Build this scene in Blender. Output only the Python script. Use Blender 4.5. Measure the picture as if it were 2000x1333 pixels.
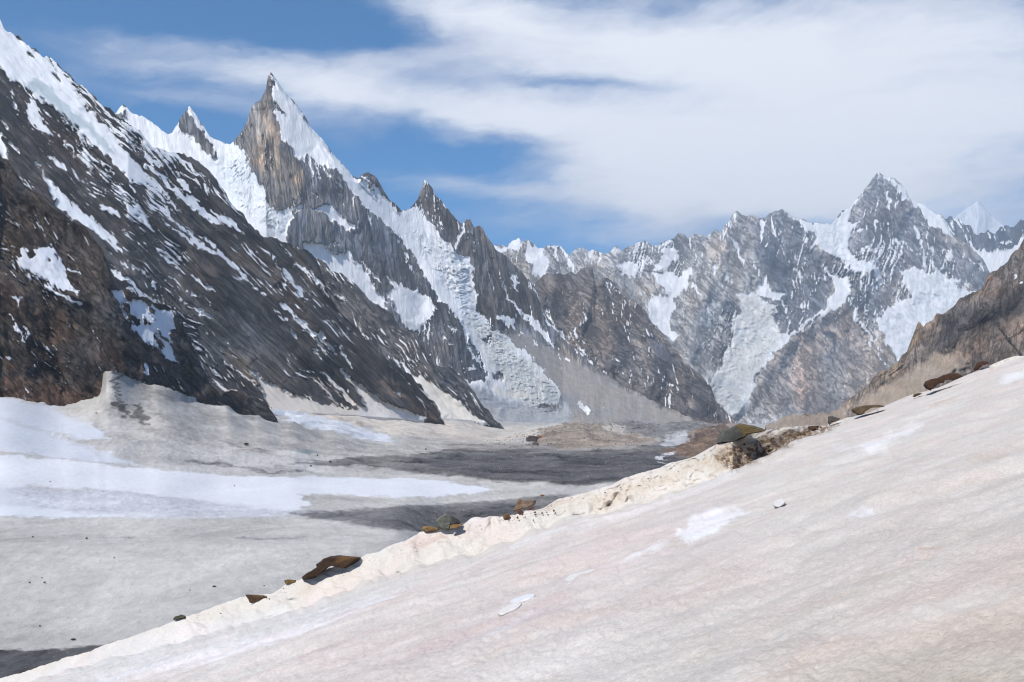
import bpy, math, random
import numpy as np
random.seed(5)
for o in list(bpy.data.objects): bpy.data.objects.remove(o)
scene = bpy.context.scene
COL = scene.collection
R = math.radians
# ------------------------------------------------------------------ camera
F = 1950.0                      # focal length in photo pixels (photo is 2000 wide)
HY = 815.0                      # row of the horizon
TH = math.atan((HY - 666.5) / F)
CT, ST = math.cos(TH), math.sin(TH)
cam = bpy.data.cameras.new('camera'); camo = bpy.data.objects.new('camera', cam); COL.objects.link(camo)
cam.sensor_width = 36.0; cam.lens = F / 2000 * 36; cam.clip_start = 0.1; cam.clip_end = 90000
camo.rotation_euler = (R(90) + TH, 0, 0); camo.location = (0, 0, 0)
scene.camera = camo
# ------------------------------------------------------------------ light
SUN_EL, SUN_AZ = 51.0, -142.0       # azimuth measured from +Y (view direction) clockwise; negative = left
sd = np.array([math.sin(R(SUN_AZ)) * math.cos(R(SUN_EL)), math.cos(R(SUN_AZ)) * math.cos(R(SUN_EL)), math.sin(R(SUN_EL))])
sun = bpy.data.lights.new('sun', 'SUN'); suno = bpy.data.objects.new('sun', sun); COL.objects.link(suno)
sun.energy = 4.2; sun.angle = R(0.6); sun.color = (1.0, 0.955, 0.89)
from mathutils import Vector
suno.rotation_euler = Vector(sd.tolist()).to_track_quat('Z', 'Y').to_euler()
scene.view_settings.view_transform = 'Standard'; scene.view_settings.look = 'None'
scene.view_settings.exposure = 0.30; scene.view_settings.gamma = 1.0
try:
    scene.cycles.use_denoising = True; scene.cycles.filter_width = 1.1; scene.cycles.volume_bounces = 0; scene.cycles.max_bounces = 5; scene.cycles.diffuse_bounces = 3
except Exception: pass

def s2l(c):
    c = np.asarray(c, float) / 255.0
    return np.where(c <= 0.04045, c / 12.92, ((c + 0.055) / 1.055) ** 2.4)

class NT:
    def __init__(s, nt): s.t = nt; s.n = nt.nodes; s.l = nt.links
    def new(s, typ, **kw):
        n = s.n.new(typ)
        for k, v in kw.items():
            if k == 'ins':
                for kk, vv in v.items():
                    if isinstance(vv, bpy.types.NodeSocket): s.l.new(vv, n.inputs[kk])
                    else: n.inputs[kk].default_value = vv
            else: setattr(n, k, v)
        return n
    def math(s, op, a, b=None, c=None, clamp=False):
        ins = {0: a}
        if b is not None: ins[1] = b
        if c is not None: ins[2] = c
        return s.new('ShaderNodeMath', operation=op, use_clamp=clamp, ins=ins).outputs[0]
    def noise(s, vec, scale, detail=4, rough=.6, dist=0.0):
        return s.new('ShaderNodeTexNoise', ins={'Vector': vec, 'Scale': scale, 'Detail': detail, 'Roughness': rough, 'Distortion': dist}).outputs[0]
    def mapr(s, v, a, b, c=0.0, d=1.0, smooth=True):
        return s.new('ShaderNodeMapRange', interpolation_type='SMOOTHSTEP' if smooth else 'LINEAR', ins={0: v, 1: a, 2: b, 3: c, 4: d}).outputs[0]
    def mix(s, f, a, b, mode='MIX'):
        n = s.n.new('ShaderNodeMix'); n.data_type = 'RGBA'; n.blend_type = mode
        for i, v in ((0, f), (6, a), (7, b)):
            if isinstance(v, bpy.types.NodeSocket): s.l.new(v, n.inputs[i])
            else: n.inputs[i].default_value = v if i == 0 else (*v, 1)
        return n.outputs[2]
    def mapping(s, vec, scale=(1, 1, 1), rot=(0, 0, 0), loc=(0, 0, 0), typ='POINT'):
        if typ == 'POINT' and rot[2]:      # turn first, then stretch
            typ = 'TEXTURE'; scale = tuple(1 / q for q in scale); rot = (0, 0, -rot[2])
        return s.new('ShaderNodeMapping', vector_type=typ, ins={'Vector': vec, 'Scale': scale, 'Rotation': rot, 'Location': loc}).outputs[0]
# ------------------------------------------------------------------ sky (clouds laid out by compass direction and elevation)
world = bpy.data.worlds.new('World'); scene.world = world; world.use_nodes = True
w = NT(world.node_tree); world.node_tree.nodes.clear()
sky = w.new('ShaderNodeTexSky', sky_type='NISHITA', sun_disc=False)
sky.sun_elevation = R(SUN_EL); sky.sun_rotation = R(SUN_AZ); sky.altitude = 4500; sky.air_density = 1.0; sky.dust_density = 0.6; sky.ozone_density = 2.2
tc = w.new('ShaderNodeTexCoord').outputs['Generated']
sp = w.new('ShaderNodeSeparateXYZ', ins={0: tc}).outputs
az = w.math('ARCTAN2', sp[0], sp[1]); el = w.math('ARCSINE', sp[2])
K = 1000.0
uv = w.new('ShaderNodeCombineXYZ', ins={0: w.math('MULTIPLY', az, K), 1: w.math('MULTIPLY', el, K), 2: 0.0}).outputs[0]
wn = w.new('ShaderNodeTexNoise', ins={'Vector': w.mapping(uv, (0.0045, 0.012, 1)), 'Scale': 1.0, 'Detail': 5.0, 'Roughness': 0.6})
warp = w.new('ShaderNodeVectorMath', operation='SUBTRACT', ins={0: wn.outputs['Color'], 1: (0.5, 0.5, 0.5)}).outputs[0]
warp = w.new('ShaderNodeVectorMath', operation='MULTIPLY', ins={0: warp, 1: (170, 60, 0)}).outputs[0]
uvw = w.new('ShaderNodeVectorMath', operation='ADD', ins={0: uv, 1: warp}).outputs[0]
def ang(px, py):
    u = (px - 1000) / F; v = (666.5 - py) / F
    d = np.array([u, CT - v * ST, ST + v * CT]); d /= np.linalg.norm(d)
    return math.atan2(d[0], d[1]) * K, math.asin(d[2]) * K
# (px, py, rx, ry, tilt degrees (+ = falls to the right), weight)
BL = [(1650, 60, 560, 170, 0, 1.1), (1750, 250, 560, 150, 0, 1.2), (1250, 330, 190, 110, 20, .8), (1450, 380, 230, 110, 0, .55), (1230, 90, 320, 75, 6, .75),
      (960, 60, 200, 55, 10, .75), (820, 0, 170, 30, 5, .6), (780, 200, 260, 34, 9, .85), (400, 120, 280, 52, 5, .75), (120, 90, 170, 50, 10, .32), (1050, 245, 200, 38, 12, .75),
      (640, 140, 200, 45, 5, .6), (900, 130, 220, 40, 5, .6), (860, 345, 80, 24, -8, .75), (980, 380, 130, 26, 0, .6), (700, 330, 90, 20, 0, .15), (870, 265, 45, 10, -5, .55),
      (1010, 312, 60, 12, -5, .45), (1000, 440, 160, 22, 0, .3), (1250, 440, 190, 60, 0, .2), (560, 220, 170, 22, 4, .45), (250, 180, 220, 25, 4, .3),
      (690, 60, 70, 22, 12, -.55), (1150, 178, 130, 13, 2, -.55), (1480, 445, 150, 40, 5, -.5), (900, 285, 170, 35, 5, -.45), (330, 230, 330, 22, 5, -.4), (350, 25, 420, 26, 2, -.5),
      (610, 50, 90, 30, 0, -.3), (1120, 420, 70, 40, 0, -.15), (1900, 440, 120, 40, 0, .5), (1150, 470, 120, 60, 0, .1), (200, 20, 300, 45, 0, -.4), (1750, 370, 380, 60, 0, .35), (1500, 300, 300, 100, 0, .3), (450, 20, 300, 30, 0, -.35), (950, 290, 200, 30, 5, -.3), (640, 60, 100, 40, 10, -.3)]
acc = None
for px, py, rx, ry, t, wt in BL:
    a, e = ang(px, py)
    m = w.mapping(uvw, (rx / F * K, ry / F * K, 1), (0, 0, -R(t)), (a, e, 0), 'TEXTURE')
    q = w.new('ShaderNodeVectorMath', operation='DOT_PRODUCT', ins={0: m, 1: m}).outputs['Value']
    g = w.math('EXPONENT', w.math('MULTIPLY', q, -0.9))
    acc = w.math('MULTIPLY_ADD', g, wt, 0.0 if acc is None else acc)
n1 = w.noise(w.mapping(uvw, (0.004, 0.013, 1), (0, 0, R(-7))), 1.0, 8, .62)
n2 = w.noise(w.mapping(uvw, (0.011, 0.034, 1), (0, 0, R(-7))), 1.0, 9, .68)
dens = w.math('ADD', acc, w.math('MULTIPLY', w.math('SUBTRACT', n1, .5), 1.9))
dens = w.math('ADD', dens, w.math('MULTIPLY', w.math('SUBTRACT', n2, .5), 1.3))
dens = w.mapr(dens, -.05, 1.65, 0.0, 0.97)
behind = w.mapr(sp[1], -.3, .2, .45, 0.0)
dens = w.math('MAXIMUM', dens, behind)
n3 = w.noise(w.mapping(uvw, (0.004, 0.016, 1)), 1.0, 8, .62)
lum = w.mapr(w.math('ADD', w.math('MULTIPLY', acc, .3), n3), .35, 1.1)
ccol = w.mix(lum, tuple(s2l((168, 178, 206)) * 9.5), tuple(s2l((222, 225, 232)) * 11.5))
skc = w.mix(1.0, sky.outputs[0], (.12, .98, 1.38), 'MULTIPLY')
bg = w.new('ShaderNodeBackground', ins={'Color': w.mix(dens, skc, ccol), 'Strength': 0.1})
w.l.new(bg.outputs[0], w.new('ShaderNodeOutputWorld').inputs[0])
world.cycles.sampling_method = 'MANUAL' if hasattr(world, 'cycles') else None
try: world.cycles.sample_map_resolution = 512
except Exception: pass

# ------------------------------------------------------------------ geometry helpers
def P(px, py, D):
    """a bearing/elevation plus a distance north -> world metres"""
    u = (np.asarray(px, float) - 1000) / F; v = (666.5 - np.asarray(py, float)) / F
    k = D / (CT - v * ST)
    return np.stack([u * k, (CT - v * ST) * k, (ST + v * CT) * k], -1)
def _h(ix, iy, s):
    h = (ix.astype(np.int64) * 374761393 + iy.astype(np.int64) * 668265263 + s * 974634777) & 0xFFFFFFFF
    h = ((h ^ (h >> 13)) * 1274126177) & 0xFFFFFFFF
    h = h ^ (h >> 16)
    a = (h & 0xFFFF) * (2 * math.pi / 65536)
    return np.cos(a), np.sin(a)
def pn(x, y, s=0):
    x0 = np.floor(x); y0 = np.floor(y); fx = x - x0; fy = y - y0
    u = fx * fx * fx * (fx * (fx * 6 - 15) + 10); v = fy * fy * fy * (fy * (fy * 6 - 15) + 10)
    def g(dx, dy):
        c, q = _h(x0 + dx, y0 + dy, s); return c * (fx - dx) + q * (fy - dy)
    a = g(0, 0); b = g(1, 0); c = g(0, 1); d = g(1, 1)
    return 1.5 * ((a + (b - a) * u) * (1 - v) + (c + (d - c) * u) * v)
def fbm(x, y, s=0, o=4, r=.5):
    t = 0; a = 1
    for i in range(o): t = t + a * pn(x * 2 ** i, y * 2 ** i, s + i * 17); a *= r
    return t
def ridged(x, y, s=0): return 1 - 2 * np.abs(pn(x, y, s))
def facet(x, y, s=0):
    """roof-like crystals with sharp edges: upper envelope of randomly placed wedges"""
    x0 = np.floor(x); y0 = np.floor(y); best = np.full(x.shape, -9.0)
    for dx in (-1, 0, 1):
        for dy in (-1, 0, 1):
            c, q = _h(x0 + dx, y0 + dy, s); c2, q2 = _h(x0 + dx, y0 + dy, s + 991)
            ux = x - (x0 + dx + .5 + .45 * c); uy = y - (y0 + dy + .5 + .45 * q)
            t = .5 * c2; u = ux + t * uy; v = uy - t * ux
            h = .45 * q2 - np.where(u > 0, u * (1.25 + .5 * q), -u * (1.0 - .4 * q)) - np.where(v > 0, v * (.5 + .2 * c), -v * .75)
            best = np.maximum(best, h)
    return best
def ip(pts, x):
    a = np.array(pts, float); return np.interp(x, a[:, 0], a[:, 1])
OFF = {'A': (0, 0, 2.855), 'B': (0, 400, 2.855), 'C': (400, 100, 2.855), 'D': (400, 500, 2.855), 'E': (900, 380, 2.855), 'F': (1300, 320, 2.855),
       'S': (0, 0, 1), 'G': (900, 780, 3.333), 'L': (0, 750, 2.667)}
def Z(k, pts):
    ox, oy, s = OFF[k]
    return [(ox + p[0] / s, oy + p[1] / s) + tuple(q / s for q in p[2:]) for p in pts]
def sd_poly(x, y, pts, m=30):
    p = np.array([q[:2] for q in pts], float)
    out = np.full(x.shape, -1e3)
    bb = (x > p[:, 0].min() - m) & (x < p[:, 0].max() + m) & (y > p[:, 1].min() - m) & (y < p[:, 1].max() + m)
    if not bb.any(): return out
    X = x[bb]; Y = y[bb]; d = np.full(X.shape, 1e9); ins = np.zeros(X.shape, bool)
    for i in range(len(p)):
        x0, y0 = p[i]; x1, y1 = p[(i + 1) % len(p)]
        ex, ey = x1 - x0, y1 - y0; L = ex * ex + ey * ey + 1e-9
        t = np.clip(((X - x0) * ex + (Y - y0) * ey) / L, 0, 1)
        d = np.minimum(d, (X - x0 - t * ex) ** 2 + (Y - y0 - t * ey) ** 2)
        if y0 != y1:
            c = ((y0 > Y) != (y1 > Y)) & (X < ex * (Y - y0) / (y1 - y0) + x0); ins ^= c
    out[bb] = np.sqrt(d) * np.where(ins, 1, -1)
    return out
def sd_stroke(x, y, pts, m=30):
    out = np.full(x.shape, -1e3); p = np.array([q if len(q) > 2 else (*q, 2.0) for q in pts], float)
    wm = p[:, 2].max() + m
    bb = (x > p[:, 0].min() - wm) & (x < p[:, 0].max() + wm) & (y > p[:, 1].min() - wm) & (y < p[:, 1].max() + wm)
    if not bb.any(): return out
    X = x[bb]; Y = y[bb]; d = np.full(X.shape, -1e3)
    for (x0, y0, w0), (x1, y1, w1) in zip(p[:-1], p[1:]):
        ex, ey = x1 - x0, y1 - y0; L = ex * ex + ey * ey + 1e-9
        t = np.clip(((X - x0) * ex + (Y - y0) * ey) / L, 0, 1)
        d = np.maximum(d, (w0 + (w1 - w0) * t) * .5 - np.hypot(X - x0 - t * ex, Y - y0 - t * ey))
    out[bb] = d; return out
def sm(a, b, v):
    t = np.clip((v - a) / (b - a), 0, 1); return t * t * (3 - 2 * t)

def make_mesh(name, V, nr, nc, mat, attrs, kind='structure', label=None, flip=False, smooth=True):
    """V: rows x cols x 3 grid -> one mesh object"""
    me = bpy.data.meshes.new(name)
    n = nr * nc; V = V.reshape(n, 3).astype(np.float32)
    i = np.arange(n).reshape(nr, nc)
    q = np.stack([i[:-1, :-1], i[1:, :-1], i[1:, 1:], i[:-1, 1:]], -1).reshape(-1, 4)
    if flip: q = q[:, ::-1]
    me.vertices.add(n); me.vertices.foreach_set('co', V.ravel())
    me.loops.add(q.size); me.loops.foreach_set('vertex_index', q.ravel().astype(np.int32))
    me.polygons.add(len(q)); me.polygons.foreach_set('loop_start', np.arange(0, q.size, 4, dtype=np.int32))
    me.polygons.foreach_set('use_smooth', np.full(len(q), smooth))
    for k, a in attrs.items():
        a = np.asarray(a, np.float32)
        if a.ndim == 3 or (a.ndim == 2 and a.shape[-1] == 3 and a.shape[0] == n):
            a = a.reshape(n, 3)
            at = me.attributes.new(k, 'FLOAT_VECTOR', 'POINT'); at.data.foreach_set('vector', a.ravel())
        else:
            at = me.attributes.new(k, 'FLOAT', 'POINT'); at.data.foreach_set('value', a.ravel())
    me.update(); me.validate()
    me.materials.append(mat)
    o = bpy.data.objects.new(name, me); COL.objects.link(o)
    if kind: o['kind'] = kind
    if label: o['label'] = label
    return o

# ------------------------------------------------------------------ materials
def rock_snow_mat(name, mpp, bump=1.0, aniso=3.0, contrast=1.0, vein=0.25, crot=(.25, .35), strat=None, crotc=0.01):
    """mpp = metres per texture unit of the flow coordinate"""
    m = bpy.data.materials.new(name); m.use_nodes = True; n = NT(m.node_tree); m.node_tree.nodes.clear()
    att = lambda k, o=2: n.new('ShaderNodeAttribute', attribute_name=k).outputs[o if o == 2 else 'Vector']
    flow = att('flow', 1); rock = att('rock', 1); snowc = att('snowc', 1); snow = att('snow')
    fa = n.mapping(flow, (1, 1 / aniso, 1))
    c1 = n.noise(fa, .22, 7, .74, .25); c2 = n.noise(fa if strat is None else n.mapping(flow, (1, .3, 1), (0, 0, strat)), .05, 7, .7); c3 = n.noise(flow, .75, 3, .7)
    k1 = n.noise(n.mapping(flow, (1, 1 / (aniso * 1.6), 1), (0, 0, crot[0])), .055, 8, .74, .8)
    k2 = n.noise(n.mapping(flow, (1 / aniso, 1, 1), (0, 0, crot[1])), .06, 8, .74, .6)
    crk = n.math('MULTIPLY', n.mapr(n.math('ABSOLUTE', n.math('SUBTRACT', k1, .5)), 0, .05, .38, 1), n.mapr(n.math('ABSOLUTE', n.math('SUBTRACT', k2, .5)), 0, .03, .74, 1))
    v = n.math('ADD', n.math('MULTIPLY', c1, 2.3 * contrast), n.math('MULTIPLY', c2, 2.2 * contrast))
    v = n.math('ADD', v, n.math('MULTIPLY', c3, 1.0 * contrast))
    v = n.math('ADD', v, 1.22 - 2.75 * contrast)
    v = n.math('MULTIPLY', n.math('MAXIMUM', v, .2), crk)
    calm = n.new('ShaderNodeAttribute', attribute_name='calm').outputs['Fac']
    v = n.math('ADD', n.math('MULTIPLY', v, n.math('SUBTRACT', 1.0, calm)), n.math('MULTIPLY', n.math('MULTIPLY_ADD', c3, 1.2, n.math('MULTIPLY_ADD', n.noise(n.mapping(flow, (1, .3, 1), (0, 0, crotc)), .16, 7, .8), 1.5, -.35)), calm))
    rc = n.mix(1.0, rock, n.new('ShaderNodeCombineXYZ', ins={0: v, 1: v, 2: v}).outputs[0], 'MULTIPLY')
    hue = n.noise(flow, .02, 4, .6)
    rc = n.mix(n.mapr(hue, .42, .75, 0, .5), rc, n.mix(1.0, rc, (1.14, 1.0, .86), 'MULTIPLY'))
    vn = n.noise(n.mapping(flow, (1, .35, 1), (0, 0, .6)), .07, 6, .7, 1.5)
    vm = n.math('MULTIPLY', n.mapr(n.math('ABSOLUTE', n.math('SUBTRACT', vn, .5)), 0, .018, 1, 0), vein)
    rc = n.mix(vm, rc, n.mix(1.0, rc, (1.9, 1.85, 1.8), 'MULTIPLY'))
    sn = n.noise(n.mapping(flow, (1, .33, 1)), .36, 6, .75)
    s = n.math('ADD', snow, n.math('MULTIPLY', n.math('SUBTRACT', sn, .5), 3.0))
    mask = n.mapr(s, -.06, .1)
    dv = n.noise(n.mapping(flow, (1, .14, 1)), .3, 6, .68)
    sc = n.mix(n.mapr(dv, .42, .72, 0, .6), snowc, n.mix(1.0, snowc, (.80, .81, .83), 'MULTIPLY'))
    col = n.mix(mask, rc, sc)
    hgt = n.math('ADD', n.math('MULTIPLY', c1, 1.0), n.math('MULTIPLY', c3, .4))
    hgt = n.math('ADD', hgt, n.math('MULTIPLY', crk, .5))
    hgt = n.math('MULTIPLY', hgt, n.mapr(mask, 0, 1, 1, .25, False))
    hgt = n.math('MULTIPLY', hgt, n.math('SUBTRACT', 1.0, n.math('MULTIPLY', calm, .95)))
    bp = n.new('ShaderNodeBump', ins={'Height': hgt, 'Distance': 7.0 * mpp * bump, 'Strength': .9})
    bs = n.new('ShaderNodeBsdfPrincipled', ins={'Base Color': col, 'Roughness': .9, 'Normal': bp.outputs[0]})
    bs.inputs['Specular IOR Level'].default_value = .15
    n.l.new(bs.outputs[0], n.new('ShaderNodeOutputMaterial').inputs[0])
    return m

G = 0.95
def alb(c, g=1.0): return s2l(c) * G * g
SNOW = alb((246, 247, 250), .96)

def mountain(name, label, crest, base, Db, x0, x1, k=1.0, kb=0.0, h0=60, jag=3.0, step=2.0, disp=1.0, rot=0.0, an=2.2, rock=(100, 98, 98), ops=(), tints=(), stints=(),
             ridges=(), calm=(), speck=None, mat_kw={}, seed=1, below=40, desat=.3, dist0=None, serac=(), rockgain=1.0, gully=0.5, snowsmooth=.75, lams=(110, 52, 24, 12, 7, 4.5), smooth=True):
    px = np.arange(x0, x1 + step, step); nc = len(px)
    pyc = ip(crest, px)
    pyc = pyc + jag * (1.2 * pn(px / 13, px * 0 + .3, seed) + .9 * np.abs(pn(px / 5.5, px * 0 + .7, seed + 3)) + 1.4 * pn(px / 31, px * 0, seed + 5))
    pyb = np.maximum(ip(base, px), pyc + 6)
    H = float((pyb - pyc).max()) + below
    nr = int(H / step) + 2
    t = np.linspace(0, 1, nr)[:, None]
    PX = np.repeat(px[None, :], nr, 0); PY = pyc[None] + t * (pyb + below - pyc)[None]
    h = pyb[None] - PY; db = ip(Db, px)[None]
    mpp = db / F
    kk = (ip(k, px)[None] if not np.isscalar(k) else k)
    D = db + mpp * (kk * np.maximum(h, 0) + np.minimum(h, 0) * .3 + kb * h0 * (1 - np.exp(-np.maximum(h, 0) / h0)))
    # warped coordinates for ragged outlines
    wx = PX + 5 * fbm(PX / 22, PY / 22, seed + 40, 3, .6); wy = PY + 5 * fbm(PX / 22, PY / 22, seed + 60, 3, .6)
    snow = np.full(PX.shape, -3.0)
    for op in ops:
        s = sd_stroke(wx, wy, op[1]) if op[0][1:] == 's' else sd_poly(wx, wy, op[1])
        s = s / 4.6
        if op[0][0] == '+': snow = np.maximum(snow, np.clip(s, -3, 2))
        else: snow = np.minimum(snow, -np.clip(s, -3, 3))
    ca, sa = math.cos(R(rot)), math.sin(R(rot))
    a = PX * ca + PY * sa; b = -PX * sa + PY * ca            # b runs along the fall line
    dd = 0
    wob = 18 * fbm(a / 70, b / 90, seed + 9, 2)
    for i, L in enumerate(lams):
        amp = .36 * L if i else .26 * L
        r = ridged((a + wob * (1 if i < 3 else .4)) / L, b / (L * an) + 3.3 * i, seed + 100 + i)
        fc = facet((a + wob * .5) / (L * 1.25), b / (L * an * .8) + 1.7 * i, seed + 500 + i)
        r = .45 * (r - .3) + .95 * (fc + .25) + .3
        dd = dd + amp * (r - .3) * (1 if i < 1 else .75 + .5 * fbm(PX / 60, PY / 60, seed + 7 * i, 2))
    if speck is not None:
        reg, dirn, base_d = speck
        c2, s2 = math.cos(R(dirn)), math.sin(R(dirn))
        bend = 13 * fbm(PX / 110, PY / 110, seed + 260, 2); aa = PX * c2 + PY * s2 + bend; bb = -PX * s2 + PY * c2
        n = fbm(aa / 4.2, bb / 46, seed + 200, 5, .72) * .95 - gully * np.clip(dd / 30, -.6, .8) + .5 * fbm(aa / 45, bb / 90, seed + 230, 2) + .10 * pn(PX / 3.2, PY / 3.2, seed + 240) + .35 * fbm(aa / 12, bb / 80, seed + 250, 2)
        dens = np.full(PX.shape, float(base_d))
        for pts, v, fe in reg:
            s = sd_poly(PX, PY, pts, fe + 5); dens = dens + (v - dens) * sm(-fe, fe, s)
        snow = np.maximum(snow, np.clip((n - 1.0 + dens) * 2.6, -3, 1.5))
    snow = snow + .75 * fbm(a / 7, b / 26, seed + 411, 4, .65)
    sn01 = sm(-.5, .9, snow)
    cm = np.zeros(PX.shape)
    for pts, v, fe in calm: cm = np.maximum(cm, v * sm(-fe, fe, sd_poly(wx, wy, pts, fe + 20)))
    dd = dd * disp * (1 - snowsmooth * sn01) * (1 - .85 * cm)
    for pts, A, wl, wr in ridges:       # hand-placed arete: amplitude px, widths left/right px
        best = np.full(PX.shape, 0.0)
        q = np.array(pts, float)
        for (ax, ay), (bx, by) in zip(q[:-1], q[1:]):
            ex, ey = bx - ax, by - ay; L2 = ex * ex + ey * ey
            tt = np.clip(((PX - ax) * ex + (PY - ay) * ey) / L2, 0, 1)
            qx = PX - ax - tt * ex; qy = PY - ay - tt * ey; dst = np.hypot(qx, qy)
            side = np.where((ex * (PY - ay) - ey * (PX - ax)) > 0, wl, wr)
            best = np.maximum(best, 1 - dst / side)
        dd = dd + A * np.clip(best, 0, 1)
    serr = np.zeros(PX.shape)
    for pts, A in serac:
        s = sm(-8, 12, sd_poly(PX, PY, pts, 40))
        ax = PX + 9 * fbm(PX / 18, PY / 14, seed + 310, 3, .6); ay = PY + 7 * fbm(PX / 18, PY / 14, seed + 320, 3, .6)
        bl = np.abs(pn(ax / 17, ay / 11, seed + 300)) * 1.1 + np.abs(pn(ax / 9, ay / 6, seed + 301)) * .9 + np.abs(pn(ax / 4.5, ay / 3.4, seed + 302)) * .7 + .25 * fbm(ax / 40, ay / 25, seed + 303, 2)
        dd = dd + 2.0 * A * s * (bl - .8); serr = np.maximum(serr, s * np.clip(1.1 - bl * 1.3, 0, 1)) 
    sn2 = .5 * fbm(a / 8, b / 40, seed + 77, 3) + .9 * fbm(PX / 50, PY / 40, seed + 78, 3)
    dd = dd + 2.0 * sn01 * sn2
    fade = np.clip((PY - pyc[None]) / 10, 0, 1)
    D = D - mpp * dd * (.35 + .65 * fade)
    # rock colour / snow colour
    rk = np.tile(alb(rock), (*PX.shape, 1)); sc = np.tile(SNOW, (*PX.shape, 1))
    wx2 = PX + 14 * fbm(PX / 40, PY / 40, seed + 81, 4, .6); wy2 = PY + 14 * fbm(PX / 40, PY / 40, seed + 85, 4, .6)
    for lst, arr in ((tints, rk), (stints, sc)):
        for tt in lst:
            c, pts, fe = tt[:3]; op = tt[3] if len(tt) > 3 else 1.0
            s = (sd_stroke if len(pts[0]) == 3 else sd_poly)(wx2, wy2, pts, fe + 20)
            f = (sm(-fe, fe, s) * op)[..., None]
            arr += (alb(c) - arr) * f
    sc *= (1 - .28 * serr)[..., None] ** np.array([1.3, 1.0, .8])
    vr = np.clip(1 + .42 * fbm(a / 45, b / 130, seed + 601, 4, .6) + .3 * fbm(PX / 90, PY / 70, seed + 602, 3), .5, 1.9)
    wm = fbm(a / 70, b / 120, seed + 603, 3)[..., None] * (1 - cm[..., None]); rk *= (vr * (1 - cm) + cm)[..., None] * (1 + wm * np.array([.14, .02, -.12]))
    lumi = rk @ np.array([.25, .6, .15]); rk = (rk + (lumi[..., None] - rk) * desat) * np.array([.98, 1.0, 1.03]); rk *= rockgain * 1.0
    V = P(PX, PY, D)
    # far side of the mountain: falls away behind the crest
    ns = 7; ext = []
    sc0 = (db * .02)
    for j in range(ns, 0, -1):
        s = (j / ns) ** 1.6 * db[0] * .30
        e = V[0].copy(); e[:, 1] += s; e[:, 2] -= s * .9; e[:, 2] = np.maximum(e[:, 2], -110.0); ext.append(e)
    V = np.concatenate([np.stack(ext), V], 0)
    pad = lambda A: np.concatenate([np.repeat(A[:1], ns, 0), A], 0)
    flow = np.stack([a, b, np.zeros_like(a)], -1)
    fl = pad(flow)
    for j in range(ns): fl[j, :, 1] -= (ns - j) ** 1.6 * 12
    mat = rock_snow_mat(name + '_rock_and_snow', float(db.mean() / F), **mat_kw)
    return make_mesh(name, V, V.shape[0], nc, mat, dict(flow=fl, rock=pad(rk), snowc=pad(sc), snow=pad(snow), calm=pad(cm)), label=label, flip=False, smooth=smooth)

def ops(kind, z, *lst): return [(kind, Z(z, l)) for l in lst]
# ================================================================== MOUNTAINS (far to near)
mountain('snow_mountain', 'distant white pyramid peak half lost in haze behind the far right ridge', Z('F', [(1500, 420), (1600, 310), (1650, 270), (1700, 232), (1740, 205), (1775, 240), (1800, 270), (1850, 315), (1890, 345), (1960, 400)]),
         [(1800, 560), (2100, 560)], [(1800, 14800), (2100, 14800)], 1825, 1990, k=.9, jag=1.5, disp=.7, rock=(120, 122, 130), seed=11, stints=[((214, 220, 230), [(1700, 300), (2100, 300), (2100, 700), (1700, 700)], 5)],
         ops=ops('+p', 'F', [(1450, 150), (2000, 150), (2000, 800), (1450, 800)]), speck=None, lams=(40, 18, 8), below=20, snowsmooth=.3,
         ridges=[(Z('F', [(1740, 205), (1750, 300), (1720, 420)]), 14, 25, 25)])

mountain('mountain', 'dark jagged ridge with a snow bowl behind the far right pyramid', Z('F', [(1400, 330), (1540, 300), (1580, 293), (1620, 310), (1660, 340), (1700, 345), (1740, 365), (1780, 380), (1850, 370), (1900, 345), (1950, 330), (2000, 318), (2100, 330)]),
         [(1780, 640), (2100, 640)], [(1780, 12500), (2100, 12200)], 1790, 2040, k=.9, jag=6, disp=.9, rock=(104, 110, 122), seed=12, rot=10,
         ops=ops('+p', 'F', [(1600, 400), (1700, 470), (1780, 480), (1860, 490), (1930, 470), (1990, 410), (2200, 400), (2200, 900), (1500, 900), (1500, 400)])
         + ops('+s', 'F', [(1660, 380, 6), (1700, 460, 16)], [(1800, 390, 12), (1820, 420, 4)], [(1860, 440, 5), (1920, 430, 14)]),
         speck=([], -20, .42), lams=(50, 22, 10, 5))

# ---- far range: saddle, pyramid and the long broken crest
cE = Z('E', [(100, 320), (180, 275), (220, 282), (260, 290), (290, 258), (320, 233), (345, 262), (365, 250), (400, 270), (430, 292), (460, 300), (480, 287), (555, 281), (575, 300), (600, 332), (620, 320), (650, 296), (680, 282), (700, 300), (715, 320), (770, 315),
            (800, 330), (835, 305), (860, 290), (880, 300), (900, 308), (930, 298), (960, 290), (990, 268), (1020, 255), (1045, 275), (1070, 275), (1100, 284), (1130, 262), (1160, 250), (1195, 225), (1220, 210), (1245, 225), (1262, 248), (1300, 222), (1335, 228),
            (1370, 222), (1420, 198), (1445, 222), (1465, 180), (1500, 130), (1515, 105), (1540, 92), (1565, 98), (1590, 115), (1640, 118), (1700, 132), (1715, 100), (1740, 88), (1770, 84), (1790, 70)])
cF = Z('F', [(670, 262), (700, 290), (750, 312), (800, 326), (860, 332), (920, 332), (945, 310), (980, 272), (1020, 240), (1060, 192), (1100, 150), (1120, 125), (1150, 85), (1180, 56), (1215, 62), (1250, 70), (1275, 90), (1300, 112), (1340, 140), (1360, 178),
            (1400, 210), (1450, 232), (1490, 262), (1540, 290), (1565, 330), (1590, 375), (1612, 405), (1650, 430), (1700, 465), (1760, 520), (1790, 560), (1812, 600), (1830, 680)])
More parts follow.
